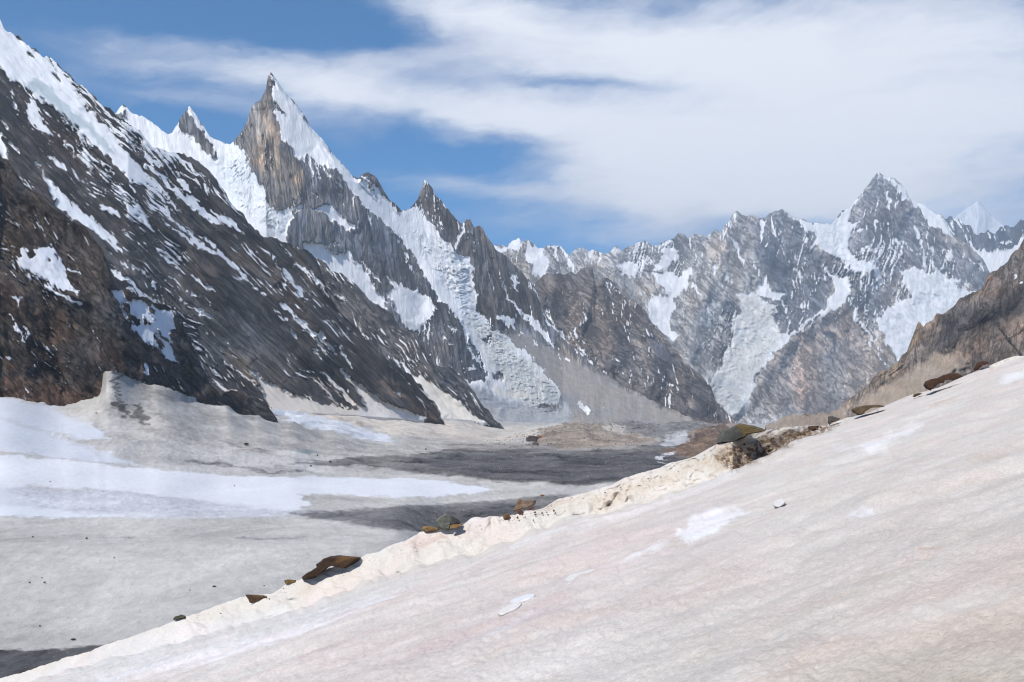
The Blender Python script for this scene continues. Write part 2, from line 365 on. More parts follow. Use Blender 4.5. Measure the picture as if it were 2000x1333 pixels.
snF = ops('+p', 'F',
    [(650, 245), (700, 290), (800, 325), (920, 330), (980, 270), (1060, 190), (1120, 130), (1110, 160), (1050, 250), (1015, 320), (1040, 330), (1090, 310), (1060, 370), (1030, 420), (1020, 480), (1060, 530), (1120, 545), (1190, 580), (1210, 640), (1190, 690), (1150, 600), (1100, 600), (1050, 630), (1000, 590), (960, 540), (900, 500), (840, 460), (830, 380), (780, 370), (760, 330), (720, 310)],
    [(850, 545), (900, 600), (960, 630), (1030, 630), (1030, 700), (1000, 780), (900, 830), (800, 900), (700, 970), (600, 1070), (520, 1180), (470, 1290), (450, 1400), (230, 1400), (260, 1220), (330, 1060), (370, 960), (380, 860), (420, 820), (400, 730), (480, 710), (560, 760), (640, 790), (600, 850), (640, 930), (680, 955), (800, 880), (900, 790), (940, 720), (920, 640), (860, 570)],
    [(1180, 50), (1250, 70), (1300, 105), (1360, 165), (1450, 225), (1540, 285), (1600, 380), (1615, 410), (1570, 392), (1480, 345), (1420, 265), (1370, 215), (1320, 190), (1290, 130), (1240, 90)],
    [(1300, 600), (1390, 580), (1480, 610), (1530, 590), (1560, 640), (1640, 650), (1620, 700), (1680, 710), (1760, 720), (1700, 800), (1550, 900), (1450, 950), (1410, 1000), (1390, 1100), (1310, 1170), (1290, 1080), (1240, 1010), (1190, 930), (1170, 860), (1260, 790), (1370, 740), (1340, 680)],
    [(490, 710), (560, 620), (590, 690), (640, 720), (680, 730), (620, 770), (560, 740), (520, 740)])
snF += ops('+s', 'F', [(330, 390, 8), (380, 440, 18), (420, 520, 20), (440, 560, 6)], [(470, 520, 8), (530, 620, 12), (560, 680, 12)], [(540, 320, 24), (545, 390, 20), (530, 450, 6)], [(600, 350, 10), (620, 420, 6)],
    [(270, 560, 10), (290, 640, 16), (300, 690, 6)], [(160, 670, 10), (190, 730, 14)], [(340, 620, 5), (370, 660, 10)], [(330, 385, 10), (360, 340, 12)], [(740, 600, 5), (690, 560, 8), (660, 470, 5)],
    [(1235, 140, 6), (1240, 200, 16), (1260, 262, 16)], [(1290, 190, 10), (1280, 250, 5)], [(1390, 355, 10), (1430, 430, 20), (1440, 530, 8)], [(1450, 345, 8), (1480, 480, 12)], [(1290, 430, 5), (1305, 520, 12)], [(1340, 440, 4), (1400, 520, 5)],
    [(1070, 500, 10), (1130, 462, 26), (1165, 495, 10)], [(1085, 380, 14), (1110, 370, 6)], [(1170, 320, 14), (1235, 335, 8)], [(1480, 460, 14), (1500, 500, 4)], [(1520, 500, 5), (1560, 490, 14)], [(1690, 520, 6), (1720, 550, 18), (1770, 580, 8)], [(1540, 590, 5), (1560, 660, 22)],
    [(1040, 790, 12), (1080, 880, 22), (1140, 950, 16), (1210, 1060, 8)], [(1120, 990, 6), (1180, 1060, 8), (1230, 1125, 3)], [(1045, 740, 6), (1040, 790, 10)], [(640, 770, 12), (660, 810, 20), (670, 830, 10)], [(1180, 640, 14), (1190, 690, 5)], [(1290, 150, 4), (1330, 200, 4)], [(440, 930, 14), (350, 1060, 6)])
snF += ops('-p', 'F', [(890, 500), (960, 520), (1030, 600), (1000, 630), (950, 610), (900, 560)])
snE = ops('+p', 'E', [(1100, 290), (1230, 315), (1200, 372), (1130, 430), (1060, 430), (1100, 380), (1120, 330)], [(1060, 428), (1130, 440), (1200, 445), (1290, 412), (1290, 470), (1250, 540), (1200, 580), (1140, 560), (1110, 500), (1070, 460)],
    [(860, 390), (940, 372), (1000, 400), (990, 445), (920, 455)], [(365, 250), (400, 278), (430, 293), (462, 300), (500, 390), (470, 440), (430, 475), (400, 430), (380, 380), (360, 330)], [(100, 300), (180, 278), (260, 292), (320, 235), (350, 265), (320, 320), (260, 310), (150, 340)],
    [(1070, 560), (1110, 575), (1180, 560), (1205, 620), (1160, 700), (1170, 760), (1225, 775), (1190, 835), (1120, 770), (1060, 700), (1040, 650)], [(480, 285), (555, 280), (560, 290), (490, 295)], [(1110, 282), (1165, 252), (1180, 262), (1120, 300)])
snE += ops('+s', 'E', [(520, 300, 12), (540, 360, 10)], [(565, 300, 16), (590, 350, 22)], [(1400, 390, 8), (1430, 460, 18), (1440, 510, 6)], [(1300, 510, 12), (1330, 560, 10)], [(980, 530, 4), (1060, 640, 10)], [(1000, 560, 5), (1080, 650, 10)], [(740, 320, 24), (720, 380, 20)],
    [(1000, 385, 8), (950, 460, 8)], [(600, 370, 14), (640, 440, 12)], [(880, 430, 8), (940, 480, 5)], [(1480, 460, 8), (1510, 490, 4)], [(1410, 340, 5), (1420, 370, 8)])
rgF = [(Z('F', [(1180, 56), (1210, 200), (1180, 330), (1140, 480)]), 26, 60, 60), (Z('F', [(1180, 56), (1320, 190), (1480, 345), (1610, 405), (1800, 590)]), 14, 30, 70),
       (Z('F', [(1300, 250), (1380, 420), (1500, 560)]), 14, 35, 45), (Z('F', [(1060, 640), (1160, 590)]), 12, 20, 25), (Z('F', [(1260, 560), (1310, 620), (1370, 740)]), 12, 30, 20),
       (Z('F', [(1150, 595), (1120, 700), (1000, 780), (850, 870), (700, 1000), (560, 1180), (450, 1333)]), 24, 60, 22), (Z('F', [(1110, 620), (1100, 850), (1180, 980), (1290, 1080)]), 16, 50, 35),
       (Z('F', [(400, 270), (350, 420), (300, 560), (330, 720), (350, 900)]), 24, 75, 26), (Z('F', [(590, 260), (620, 400), (560, 560)]), 20, 45, 45), (Z('F', [(700, 300), (760, 430), (880, 560), (900, 720)]), 20, 55, 35),
       (Z('E', [(1020, 255), (1000, 350), (960, 380)]), 10, 25, 25), (Z('E', [(1220, 210), (1120, 330)]), 8, 25, 25), (Z('E', [(860, 400), (900, 470), (1060, 650)]), 14, 26, 14), (Z('E', [(1030, 420), (1120, 540)]), 12, 25, 20), (Z('E', [(1380, 520), (1350, 700), (1300, 900), (1380, 1050)]), 18, 60, 25),
       (Z('E', [(365, 250), (330, 330), (400, 450)]), 12, 25, 40), (Z('E', [(680, 282), (640, 400)]), 8, 20, 20)]
specF = ([(Z('F', [(960, 250), (1180, 50), (1350, 200), (1620, 420), (1820, 620), (1650, 700), (1100, 560), (1000, 500)]), .38, 14), (Z('F', [(1030, 640), (1110, 590), (1270, 560), (1380, 740), (1170, 860), (1010, 790)]), .48, 8),
          (Z('F', [(560, 290), (760, 330), (900, 560), (920, 760), (600, 900), (540, 600), (480, 420)]), .28, 14), (Z('E', [(300, 280), (1100, 280), (1060, 480), (800, 500), (620, 430), (500, 420)]), .38, 10),
          (Z('F', [(450, 1333), (600, 1080), (850, 880), (1150, 900), (1300, 1100), (1000, 1400)]), -.1, 10)], 12, .14)
mountain('mountain', 'far range with a snowy pyramid peak and broken grey crests beyond the valley', cE + cF, [(900, 850), (2100, 850)],
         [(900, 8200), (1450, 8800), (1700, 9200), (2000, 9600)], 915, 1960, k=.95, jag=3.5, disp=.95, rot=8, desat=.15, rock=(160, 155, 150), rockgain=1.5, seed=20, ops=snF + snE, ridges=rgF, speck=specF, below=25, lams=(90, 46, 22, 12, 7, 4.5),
         tints=[((96, 100, 110), Z('F', [(560, 290), (640, 250), (780, 330), (840, 480), (1030, 600), (900, 700), (880, 850), (650, 960), (540, 840), (640, 770), (560, 560), (450, 330)]), 12, .85),  # darker bluish tint paints in the shaded right side of this peak
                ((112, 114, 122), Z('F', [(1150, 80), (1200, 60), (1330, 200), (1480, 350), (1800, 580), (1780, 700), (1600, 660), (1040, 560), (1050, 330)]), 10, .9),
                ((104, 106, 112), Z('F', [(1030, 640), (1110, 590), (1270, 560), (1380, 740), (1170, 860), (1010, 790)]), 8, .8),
                ((152, 138, 126), Z('F', [(450, 1333), (600, 1080), (850, 870), (1000, 790), (1170, 900), (1290, 1080), (1000, 1400)]), 10, .9),
                ((178, 152, 138), Z('F', [(770, 980), (860, 1000), (780, 1100), (760, 1333), (700, 1333), (700, 1150)]), 14, .6), ((172, 150, 136), Z('F', [(830, 940, 30), (1010, 930, 40), (1060, 1020, 30)]), 12, .5),
                ((72, 76, 88), Z('F', [(890, 940), (940, 930), (930, 1060), (905, 1080)]), 3, .9), ((92, 96, 108), Z('F', [(905, 1060, 18), (915, 1150, 14), (905, 1230, 10)]), 3, .7),  # narrow dark notch: its shade is painted into the rock colour
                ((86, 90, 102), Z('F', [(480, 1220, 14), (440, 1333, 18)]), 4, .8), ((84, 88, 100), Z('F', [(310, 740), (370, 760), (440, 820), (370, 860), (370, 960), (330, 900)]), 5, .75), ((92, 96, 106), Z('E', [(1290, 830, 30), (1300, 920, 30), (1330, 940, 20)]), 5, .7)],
         stints=[((222, 220, 215), Z('F', [(370, 960), (500, 900), (640, 950), (600, 1070), (500, 1200), (440, 1400), (220, 1400), (260, 1220)]), 20, .95), ((226, 222, 214), Z('F', [(400, 730), (640, 790), (640, 930), (380, 900)]), 10, .8),
                 ((200, 200, 200), Z('F', [(250, 1180), (420, 1150), (460, 1250), (440, 1400), (220, 1400)]), 18, .8)],
         serac=[(Z('F', [(380, 720), (640, 790), (680, 960), (520, 1180), (440, 1400), (220, 1400), (300, 1100), (380, 900)]), 2.2), (Z('F', [(830, 380), (1010, 330), (1010, 480), (1200, 580), (1040, 640), (900, 500)]), 1.6), (Z('F', [(1320, 600), (1640, 650), (1680, 720), (1500, 900), (1320, 1080), (1180, 880), (1370, 740)]), 1.3)],
         mat_kw=dict(vein=.4, contrast=.75, aniso=1.7, crot=(.9, -.7), strat=.9), gully=.75, snowsmooth=.7)

# ---- the dark crag at the valley's bend
mountain('mountain', 'dark brown two towered crag closing the valley below the far range', Z('E', [(100, 600), (330, 560), (400, 500), (430, 482), (460, 450), (480, 438), (590, 442), (610, 425), (640, 440), (665, 418), (700, 405), (735, 412), (748, 490), (765, 475), (790, 460), (820, 475), (850, 502), (880, 530), (900, 552), (930, 580), (980, 602), (1010, 625), (1030, 652), (1050, 680), (1070, 712), (1110, 752), (1140, 790), (1170, 832), (1210, 880), (1250, 935), (1275, 950), (1300, 972), (1330, 1000), (1360, 1032), (1395, 1075), (1420, 1142), (1450, 1180), (1480, 1212), (1510, 1240), (1530, 1262), (1555, 1310)]),
         [(900, 842), (1450, 842)], [(900, 5600), (1200, 5500), (1440, 5200)], 1010, 1446, k=.75, jag=3, disp=1.1, rot=-8, desat=.15, rock=(124, 115, 109), rockgain=1.1, seed=31, below=15,
         ops=ops('+s', 'E', [(700, 690, 8), (660, 740, 10), (630, 780, 6)], [(630, 810, 8), (690, 880, 12), (730, 950, 14)], [(830, 480, 5), (870, 530, 6), (930, 575, 6)], [(560, 760, 8), (580, 800, 14)], [(670, 790, 4), (690, 830, 6)], [(490, 560, 4), (480, 590, 6)], [(840, 890, 4), (900, 950, 6)], [(1150, 1070, 10), (1180, 1065, 6)], [(780, 990, 6), (810, 1005, 6)], [(480, 640, 18), (520, 760, 18), (600, 840, 14)], [(940, 580, 5), (1000, 600, 5)]),
         ridges=[(Z('E', [(720, 410), (735, 560), (700, 700)]), 18, 55, 8), (Z('E', [(800, 465), (800, 640), (850, 740), (850, 930)]), 22, 55, 30), (Z('E', [(960, 600), (1000, 750), (1060, 900), (1060, 1060)]), 26, 45, 34), (Z('E', [(1180, 850), (1150, 1000)]), 8, 24, 20),
                 (Z('E', [(1245, 950), (1235, 1100), (1225, 1200)]), 22, 26, 18), (Z('E', [(1340, 1010), (1380, 1180)]), 12, 18, 16), (Z('E', [(600, 440), (580, 600)]), 8, 30, 30)],
         speck=([], -10, .18), tints=[((86, 86, 94), Z('E', [(845, 740), (900, 730), (960, 830), (940, 960), (870, 900)]), 5, .7), ((80, 82, 92), Z('E', [(1060, 740), (1120, 800), (1210, 940), (1190, 1070), (1100, 1070), (1060, 960)]), 6, .8), ((80, 82, 92), Z('E', [(1270, 1000), (1340, 1050), (1420, 1250), (1290, 1230)]), 5, .7),  # dark bluish tints paint shade onto the towers' right-hand faces
                ((140, 128, 118), Z('E', [(990, 840), (1060, 830), (1050, 1050), (980, 1020)]), 6, .6), ((138, 122, 112), Z('E', [(740, 780), (840, 780), (870, 880), (760, 870)]), 8, .5), ((148, 120, 102), Z('E', [(1350, 1230), (1500, 1240), (1560, 1320), (1330, 1310)]), 6, .7)],
         mat_kw=dict(vein=.3, contrast=.85, aniso=1.8, crot=(.8, -.5), strat=.5))

# ---- the granite spire, its glaciers, towers and the long ridge running right
crA = [(200, 236)] + Z('A', [(600, 655), (625, 640), (650, 620), (672, 592), (690, 583), (705, 592), (740, 632), (800, 655), (860, 690), (905, 728), (932, 742), (960, 735), (985, 700), (1010, 655), (1040, 612), (1056, 595), (1075, 620), (1100, 650), (1130, 700), (1160, 742), (1200, 775), (1250, 802), (1285, 803), (1305, 785), (1340, 740), (1370, 690), (1390, 640), (1400, 600), (1420, 575), (1450, 560), (1470, 520), (1484, 495), (1488, 450), (1497, 420), (1510, 401)])
crC = Z('C', [(400, 158), (440, 215), (480, 265), (510, 305), (550, 350), (600, 425), (650, 485), (700, 550), (750, 610), (800, 665), (835, 700), (855, 706), (880, 688), (910, 670), (940, 688), (965, 720), (990, 760), (1010, 790), (1030, 822), (1050, 840), (1070, 862), (1100, 890),
              (1130, 882), (1150, 868), (1175, 838), (1190, 820), (1200, 790), (1215, 762), (1218, 735), (1230, 718), (1248, 735), (1262, 750), (1275, 775), (1290, 800), (1320, 830), (1340, 858), (1365, 895), (1390, 922), (1430, 962), (1448, 952), (1455, 932), (1478, 930), (1490, 960), (1505, 985), (1522, 968), (1545, 985), (1580, 1040), (1620, 1100), (1680, 1142), (1740, 1210), (1800, 1272)])
crE = Z('E', [(350, 430), (400, 500), (430, 560), (450, 640), (480, 690), (540, 760), (600, 822), (660, 880), (740, 952), (800, 995), (900, 1060), (1000, 1110), (1100, 1162), (1200, 1205), (1300, 1252), (1400, 1278), (1500, 1300)])
L6ops = ops('+p', 'A', [(560, 640), (640, 570), (760, 600), (860, 680), (940, 740), (985, 700), (1060, 560), (1130, 700), (1250, 790), (1300, 790), (1360, 840), (1400, 930), (1440, 1010), (1500, 1060), (1480, 1120), (1520, 1170), (1640, 1150), (1600, 1300), (1640, 1450), (1400, 1450), (700, 1000)])
L6ops += ops('-p', 'A', [(985, 690), (1035, 615), (1060, 650), (1100, 700), (1140, 760), (1185, 820), (1212, 880), (1185, 890), (1120, 815), (1060, 750), (990, 715)], [(1300, 800), (1340, 740), (1400, 600), (1480, 530), (1560, 700), (1640, 870), (1700, 1150), (1560, 1170), (1495, 1130), (1490, 1060), (1430, 1000), (1395, 930), (1380, 850), (1320, 800)], [(640, 640), (690, 620), (700, 660), (660, 660)])
L6ops += ops('+p', 'C', [(370, 118), (420, 175), (480, 260), (540, 340), (600, 420), (660, 495), (720, 572), (790, 650), (850, 705), (900, 735), (950, 800), (1000, 850), (1050, 905), (1110, 890), (1150, 872), (1190, 865), (1220, 900), (1270, 960), (1310, 1010), (1330, 1060), (1380, 1070), (1400, 1110), (1440, 1150), (1470, 1200), (1500, 1250), (1500, 1333), (1480, 1400), (1300, 1400), (1250, 1290), (1200, 1200), (1150, 1130), (1100, 1060), (1040, 990), (1000, 960), (950, 910), (900, 870), (850, 830), (810, 780), (770, 720), (735, 665),
    (700, 655), (660, 640), (620, 620), (580, 590), (550, 590), (520, 610), (500, 590), (490, 550), (470, 530), (430, 500), (412, 460), (425, 420), (400, 380), (385, 340), (395, 310), (375, 280), (378, 220), (372, 160)],
    [(610, 870), (680, 850), (730, 890), (790, 930), (840, 990), (800, 1000), (740, 970), (690, 930), (640, 890)],
    [(540, 1080), (600, 1060), (660, 1080), (740, 1070), (800, 1120), (840, 1180), (900, 1230), (960, 1333), (1020, 1400), (850, 1400), (800, 1290), (760, 1250), (700, 1230), (620, 1200)],
    [(505, 870), (540, 860), (560, 880), (520, 900)])
L6ops += ops('+s', 'C', [(545, 590, 16), (560, 640, 4)], [(580, 600, 14), (600, 690, 4)], [(622, 630, 10), (630, 700, 3)], [(650, 640, 8), (700, 700, 4), (780, 760, 3)], [(900, 880, 6), (920, 940, 12), (930, 990, 3)], [(1450, 950, 14), (1420, 1040, 28), (1400, 1100, 12)], [(880, 1230, 12), (930, 1300, 16)],
    [(880, 690, 8), (905, 715, 16), (915, 730, 6)], [(1228, 735, 8), (1240, 740, 12)], [(940, 760, 30), (1000, 830, 40), (1060, 900, 30)], [(1700, 1240, 10), (1740, 1290, 24)], [(600, 790, 5), (630, 820, 6)], [(740, 790, 4), (760, 810, 5)], [(1060, 1040, 3), (1120, 1140, 4), (1170, 1240, 3)])
L6ops += ops('-p', 'C', [(670, 1100), (720, 1080), (800, 1100), (790, 1130), (720, 1130)], [(385, 290), (400, 290), (445, 345), (430, 345)], [(885, 670), (915, 670), (960, 710), (1030, 820), (1070, 860), (1040, 860), (1000, 815), (940, 750), (915, 715)])
L6ops += ops('+p', 'D', [(650, 0), (800, 0), (870, 100), (930, 170), (980, 230), (1030, 290), (1000, 310), (960, 290), (900, 230), (850, 180), (800, 150), (740, 110), (650, 70)],
    [(1020, 110), (1060, 150), (1130, 180), (1200, 200), (1260, 250), (1280, 290), (1270, 340), (1230, 360), (1200, 430), (1130, 410), (1090, 340), (1060, 290), (1040, 250), (1020, 200), (1050, 180)],
    [(1170, 0), (1480, 0), (1500, 60), (1490, 150), (1530, 230), (1520, 290), (1570, 350), (1600, 420), (1680, 430), (1740, 500), (1850, 600), (1940, 690), (1990, 760), (1960, 830), (1840, 830), (1760, 850), (1640, 840), (1500, 820), (1450, 780), (1350, 700), (1300, 640), (1370, 640), (1500, 700), (1560, 700), (1580, 640), (1540, 560), (1480, 480), (1440, 420), (1440, 380), (1380, 330), (1340, 260), (1310, 200), (1270, 140), (1230, 90)])
L6ops += ops('+s', 'D', [(880, 40, 10), (950, 110, 16), (980, 140, 4)], [(1640, 340, 14), (1690, 370, 30), (1720, 400, 12)], [(1800, 340, 20), (1860, 370, 20)], [(1340, 380, 6), (1380, 400, 20), (1400, 420, 8)], [(1320, 460, 6), (1370, 490, 14)], [(1450, 440, 6), (1480, 530, 16), (1550, 640, 12)], [(1480, 620, 10), (1495, 630, 8)])
L6ops += ops('+s', 'E', [(230, 480, 6), (260, 570, 10), (310, 630, 14), (350, 680, 18), (430, 740, 30), (480, 800, 24), (530, 860, 8)], [(280, 450, 12), (310, 500, 26), (320, 540, 6)], [(210, 680, 16), (280, 700, 32), (270, 740, 14)], [(40, 380, 36), (60, 360, 14)], [(405, 810, 8), (430, 835, 10)],
    [(380, 490, 12), (430, 545, 22), (460, 620, 20), (480, 700, 22), (540, 762, 22), (620, 835, 18), (700, 905, 14), (740, 950, 6)], [(500, 690, 8), (515, 730, 14), (560, 770, 6)], [(660, 1165, 30), (700, 1200, 30), (740, 1228, 8)], [(320, 760, 8), (330, 790, 5)], [(580, 915, 14), (600, 925, 6)], [(560, 750, 6), (570, 790, 12)])
L6ops += ops('-p', 'D', [(1550, 470), (1600, 440), (1620, 470), (1580, 500)], [(1600, 640), (1650, 660), (1660, 700), (1610, 690)])
tanA = (178, 160, 140)
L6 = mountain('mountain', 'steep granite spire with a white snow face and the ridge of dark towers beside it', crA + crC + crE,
     [(190, 830), (900, 830), (1000, 834), (1430, 834)], [(190, 3500), (450, 3700), (900, 4200), (1100, 4600), (1430, 5000)], 200, 1424, k=[(200, .95), (440, .9), (520, .62), (700, .72), (900, 1.0), (1100, 1.5), (1420, 1.6)],
     jag=2.4, disp=.95, rot=-6, an=3.0, desat=.1, rock=(124, 124, 128), seed=41, below=15, ops=L6ops,
     ridges=[(Z('C', [(370, 118), (378, 280), (400, 400), (425, 560), (425, 720), (410, 880)]), 52, 95, 260), (Z('C', [(370, 118), (480, 270), (600, 430), (720, 580), (830, 700)]), 10, 30, 90),
             (Z('C', [(300, 400), (320, 560), (330, 720)]), 9, 18, 12), (Z('C', [(520, 620), (535, 740), (530, 850)]), 10, 18, 14), (Z('C', [(730, 660), (860, 850), (900, 960), (930, 1060), (1000, 1200), (1100, 1330)]), 26, 60, 50), (Z('C', [(640, 900), (600, 1050)]), 10, 40, 40),
             (Z('C', [(1230, 718), (1290, 860), (1330, 1000), (1400, 1080)]), 20, 34, 34), (Z('C', [(1465, 930), (1480, 1040), (1500, 1200)]), 14, 22, 22), (Z('C', [(1525, 970), (1640, 1180), (1750, 1330)]), 14, 30, 25),
             (Z('A', [(1056, 595), (1090, 690), (1180, 860)]), 16, 25, 30), (Z('C', [(910, 670), (960, 740), (1060, 860)]), 10, 16, 14), (Z('E', [(60, 200), (120, 400), (180, 600), (230, 700)]), 16, 40, 25), (Z('E', [(300, 500), (330, 640)]), 8, 16, 14),
             (Z('D', [(1280, 140), (1320, 260), (1400, 400), (1500, 580), (1560, 690)]), 18, 40, 22), (Z('E', [(240, 740), (400, 850), (620, 1000), (900, 1150), (1200, 1280)]), 12, 40, 60)],
     speck=([(Z('C', [(540, 580), (800, 720), (1000, 960), (1100, 1200), (640, 1200), (460, 980), (520, 700)]), .12, 12), (Z('C', [(1150, 860), (1230, 700), (1440, 950), (1440, 1100), (1300, 1100)]), .22, 8), (Z('D', [(1150, 350), (1600, 350), (1600, 750), (1300, 650)]), .38, 12), (Z('E', [(0, 150), (400, 500), (480, 760), (200, 700)]), .22, 8)], 0, -.28),
     tints=[((164, 164, 165), Z('D', [(1300, 650), (1560, 740), (1760, 800), (1900, 800), (2100, 900), (2100, 1000), (1500, 960)]), 10, 1), ((150, 139, 128), Z('C', [(370, 118), (378, 280), (400, 400), (430, 520), (540, 640), (545, 850), (400, 890), (340, 780), (240, 600), (150, 520), (280, 300)]), 9, .95),
            ((182, 162, 140), Z('C', [(360, 200, 30), (350, 380, 60), (345, 560, 60), (330, 700, 20)]), 6, .7), ((186, 156, 128), Z('C', [(300, 480, 22), (290, 630, 16)]), 4, .8), ((190, 164, 136), Z('C', [(408, 430, 24), (415, 600, 30), (412, 740, 14)]), 4, .85), ((186, 162, 134), Z('C', [(520, 650, 24), (530, 840, 18)]), 4, .85),
            ((108, 98, 88), Z('C', [(270, 330, 20), (230, 500, 40), (260, 640, 20)]), 6, .5), ((112, 104, 98), Z('C', [(375, 250, 8), (385, 500, 20), (370, 740, 24)]), 4, .55),
            ((96, 97, 102), Z('C', [(870, 870), (930, 980), (1060, 1030), (1180, 1260), (1200, 1333), (960, 1333), (880, 1180), (860, 1000)]), 10, .7), ((112, 112, 118), Z('C', [(640, 650), (760, 690), (860, 860), (840, 980), (700, 860), (640, 800)]), 10, .5),
            ((92, 84, 80), Z('C', [(1140, 880), (1230, 705), (1430, 940), (1440, 1000), (1400, 1080), (1350, 1050), (1300, 980), (1240, 900), (1190, 865)]), 5, .95), ((90, 84, 80), Z('C', [(860, 710), (910, 665), (960, 720), (1100, 890), (1020, 850), (940, 760)]), 4, .9),
            ((108, 102, 98), Z('C', [(1410, 1060), (1465, 925), (1520, 960), (1620, 1090), (1850, 1300), (1900, 1500), (1480, 1500), (1500, 1230), (1440, 1150)]), 6, .95), ((152, 126, 104), Z('C', [(1520, 975, 24), (1570, 1060, 40), (1590, 1100, 20)]), 5, .7), ((142, 124, 106), Z('C', [(1465, 935, 22), (1470, 1000, 30)]), 5, .6),
            ((104, 98, 94), Z('E', [(0, 200), (180, 260), (360, 440), (470, 640), (470, 720), (250, 740), (80, 640), (0, 500)]), 8, .9), ((150, 146, 138), Z('D', [(1560, 60, 10), (1580, 150, 30)]), 8, .3),
            ((144, 137, 130), Z('E', [(200, 740), (360, 770), (500, 800), (740, 950), (1100, 1150), (1540, 1300), (1540, 1400), (600, 1400), (620, 1160), (450, 1000), (280, 860)]), 8, .95), ((154, 146, 137), Z('E', [(900, 1060, 40), (1100, 1180, 60), (1300, 1260, 60)]), 14, .7), ((132, 131, 132), Z('E', [(560, 1160, 40), (800, 1230, 50), (1100, 1280, 40)]), 14, .6),
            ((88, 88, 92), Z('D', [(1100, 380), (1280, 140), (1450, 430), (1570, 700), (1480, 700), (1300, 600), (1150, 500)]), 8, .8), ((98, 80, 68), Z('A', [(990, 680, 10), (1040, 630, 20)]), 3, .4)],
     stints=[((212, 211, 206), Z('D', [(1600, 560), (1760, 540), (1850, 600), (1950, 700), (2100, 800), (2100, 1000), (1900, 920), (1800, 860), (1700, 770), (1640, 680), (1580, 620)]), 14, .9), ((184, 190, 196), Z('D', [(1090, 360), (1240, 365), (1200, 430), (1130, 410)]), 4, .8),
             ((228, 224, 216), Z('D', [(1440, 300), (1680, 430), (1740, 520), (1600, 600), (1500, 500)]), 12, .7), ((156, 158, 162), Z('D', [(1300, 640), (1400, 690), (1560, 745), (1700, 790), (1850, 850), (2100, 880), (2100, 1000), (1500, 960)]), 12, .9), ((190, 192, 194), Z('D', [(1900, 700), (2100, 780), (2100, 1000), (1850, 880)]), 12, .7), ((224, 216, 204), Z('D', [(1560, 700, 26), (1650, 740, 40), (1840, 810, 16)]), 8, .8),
             ((224, 230, 236), Z('C', [(60, 640), (150, 600), (240, 700), (330, 820), (200, 880), (100, 760)]), 12, .6)],
     serac=[(Z('C', [(60, 620), (240, 620), (340, 800), (480, 900), (460, 1040), (250, 950), (120, 780)]), 2.4), (Z('A', [(1180, 780), (1380, 830), (1400, 930), (1500, 1060), (1300, 1000)]), 1.4), (Z('C', [(1150, 1000), (1330, 1040), (1480, 1180), (1500, 1333), (1350, 1333), (1200, 1150)]), 2.2), (Z('D', [(1280, 60), (1480, 60), (1540, 300), (1740, 520), (2000, 760), (1900, 880), (1700, 770), (1500, 450)]), 2.4), (Z('D', [(1400, 740), (2100, 860), (2100, 960), (1500, 900)]), .9)],
     mat_kw=dict(vein=.12, aniso=5.0, contrast=.95, crot=(.04, 1.25), crotc=1.05), snowsmooth=.8, rockgain=1.12,
     calm=[(Z('E', [(230, 760), (360, 780), (500, 850), (740, 980), (900, 1070), (1100, 1170), (1300, 1262), (1540, 1310), (1540, 1400), (500, 1400), (560, 1160), (450, 1010), (280, 860)]), .92, 8), (Z('D', [(1400, 720), (1560, 760), (1850, 830), (2100, 900), (2100, 1000), (1500, 960)]), .9, 8)])

# ---- rocky spur behind the left mountain
mountain('mountain', 'dark rocky spur running down to the glacier behind the long left mountainside', [(560, 470), (590, 488), (628, 510), (645, 527), (666, 533), (691, 550), (722, 584), (750, 602), (768, 616), (782, 640), (796, 645), (806, 651), (820, 668), (834, 693), (852, 710), (870, 716), (890, 728), (908, 744), (925, 763), (943, 791), (960, 808), (974, 824), (1000, 850)],
     [(560, 800), (900, 822), (1010, 832)], [(560, 2700), (1000, 3050)], 570, 990, k=1.0, kb=.6, h0=40, jag=4, disp=1.1, rot=-34, rock=(104, 99, 95), seed=51, below=20, speck=([], -35, .34),
     ops=ops('+s', 'D', [(1030, 560, 8), (1080, 600, 16), (1130, 640, 20), (1180, 700, 20), (1260, 760, 14)], [(1170, 680, 16), (1260, 740, 34), (1330, 790, 40), (1400, 850, 30), (1480, 890, 20)], [(1140, 570, 5), (1160, 590, 8)], [(1300, 650, 5), (1340, 700, 5)]) + ops('+p', 'D', [(1130, 650), (1250, 700), (1330, 745), (1420, 812), (1500, 880), (1580, 940), (1330, 930), (1290, 840), (1200, 735)]),
     stints=[((214, 208, 198), Z('D', [(1150, 650), (1300, 700), (1500, 850), (1600, 950), (1300, 900)]), 10, .9)],
     ridges=[([(722, 584), (800, 680), (850, 740), (950, 822)], 14, 30, 30), ([(785, 642), (830, 710), (900, 780)], 10, 16, 20)], tints=[((84, 82, 84), [(780, 640), (860, 700), (930, 770), (960, 820), (880, 800), (800, 700)], 8, .6)])

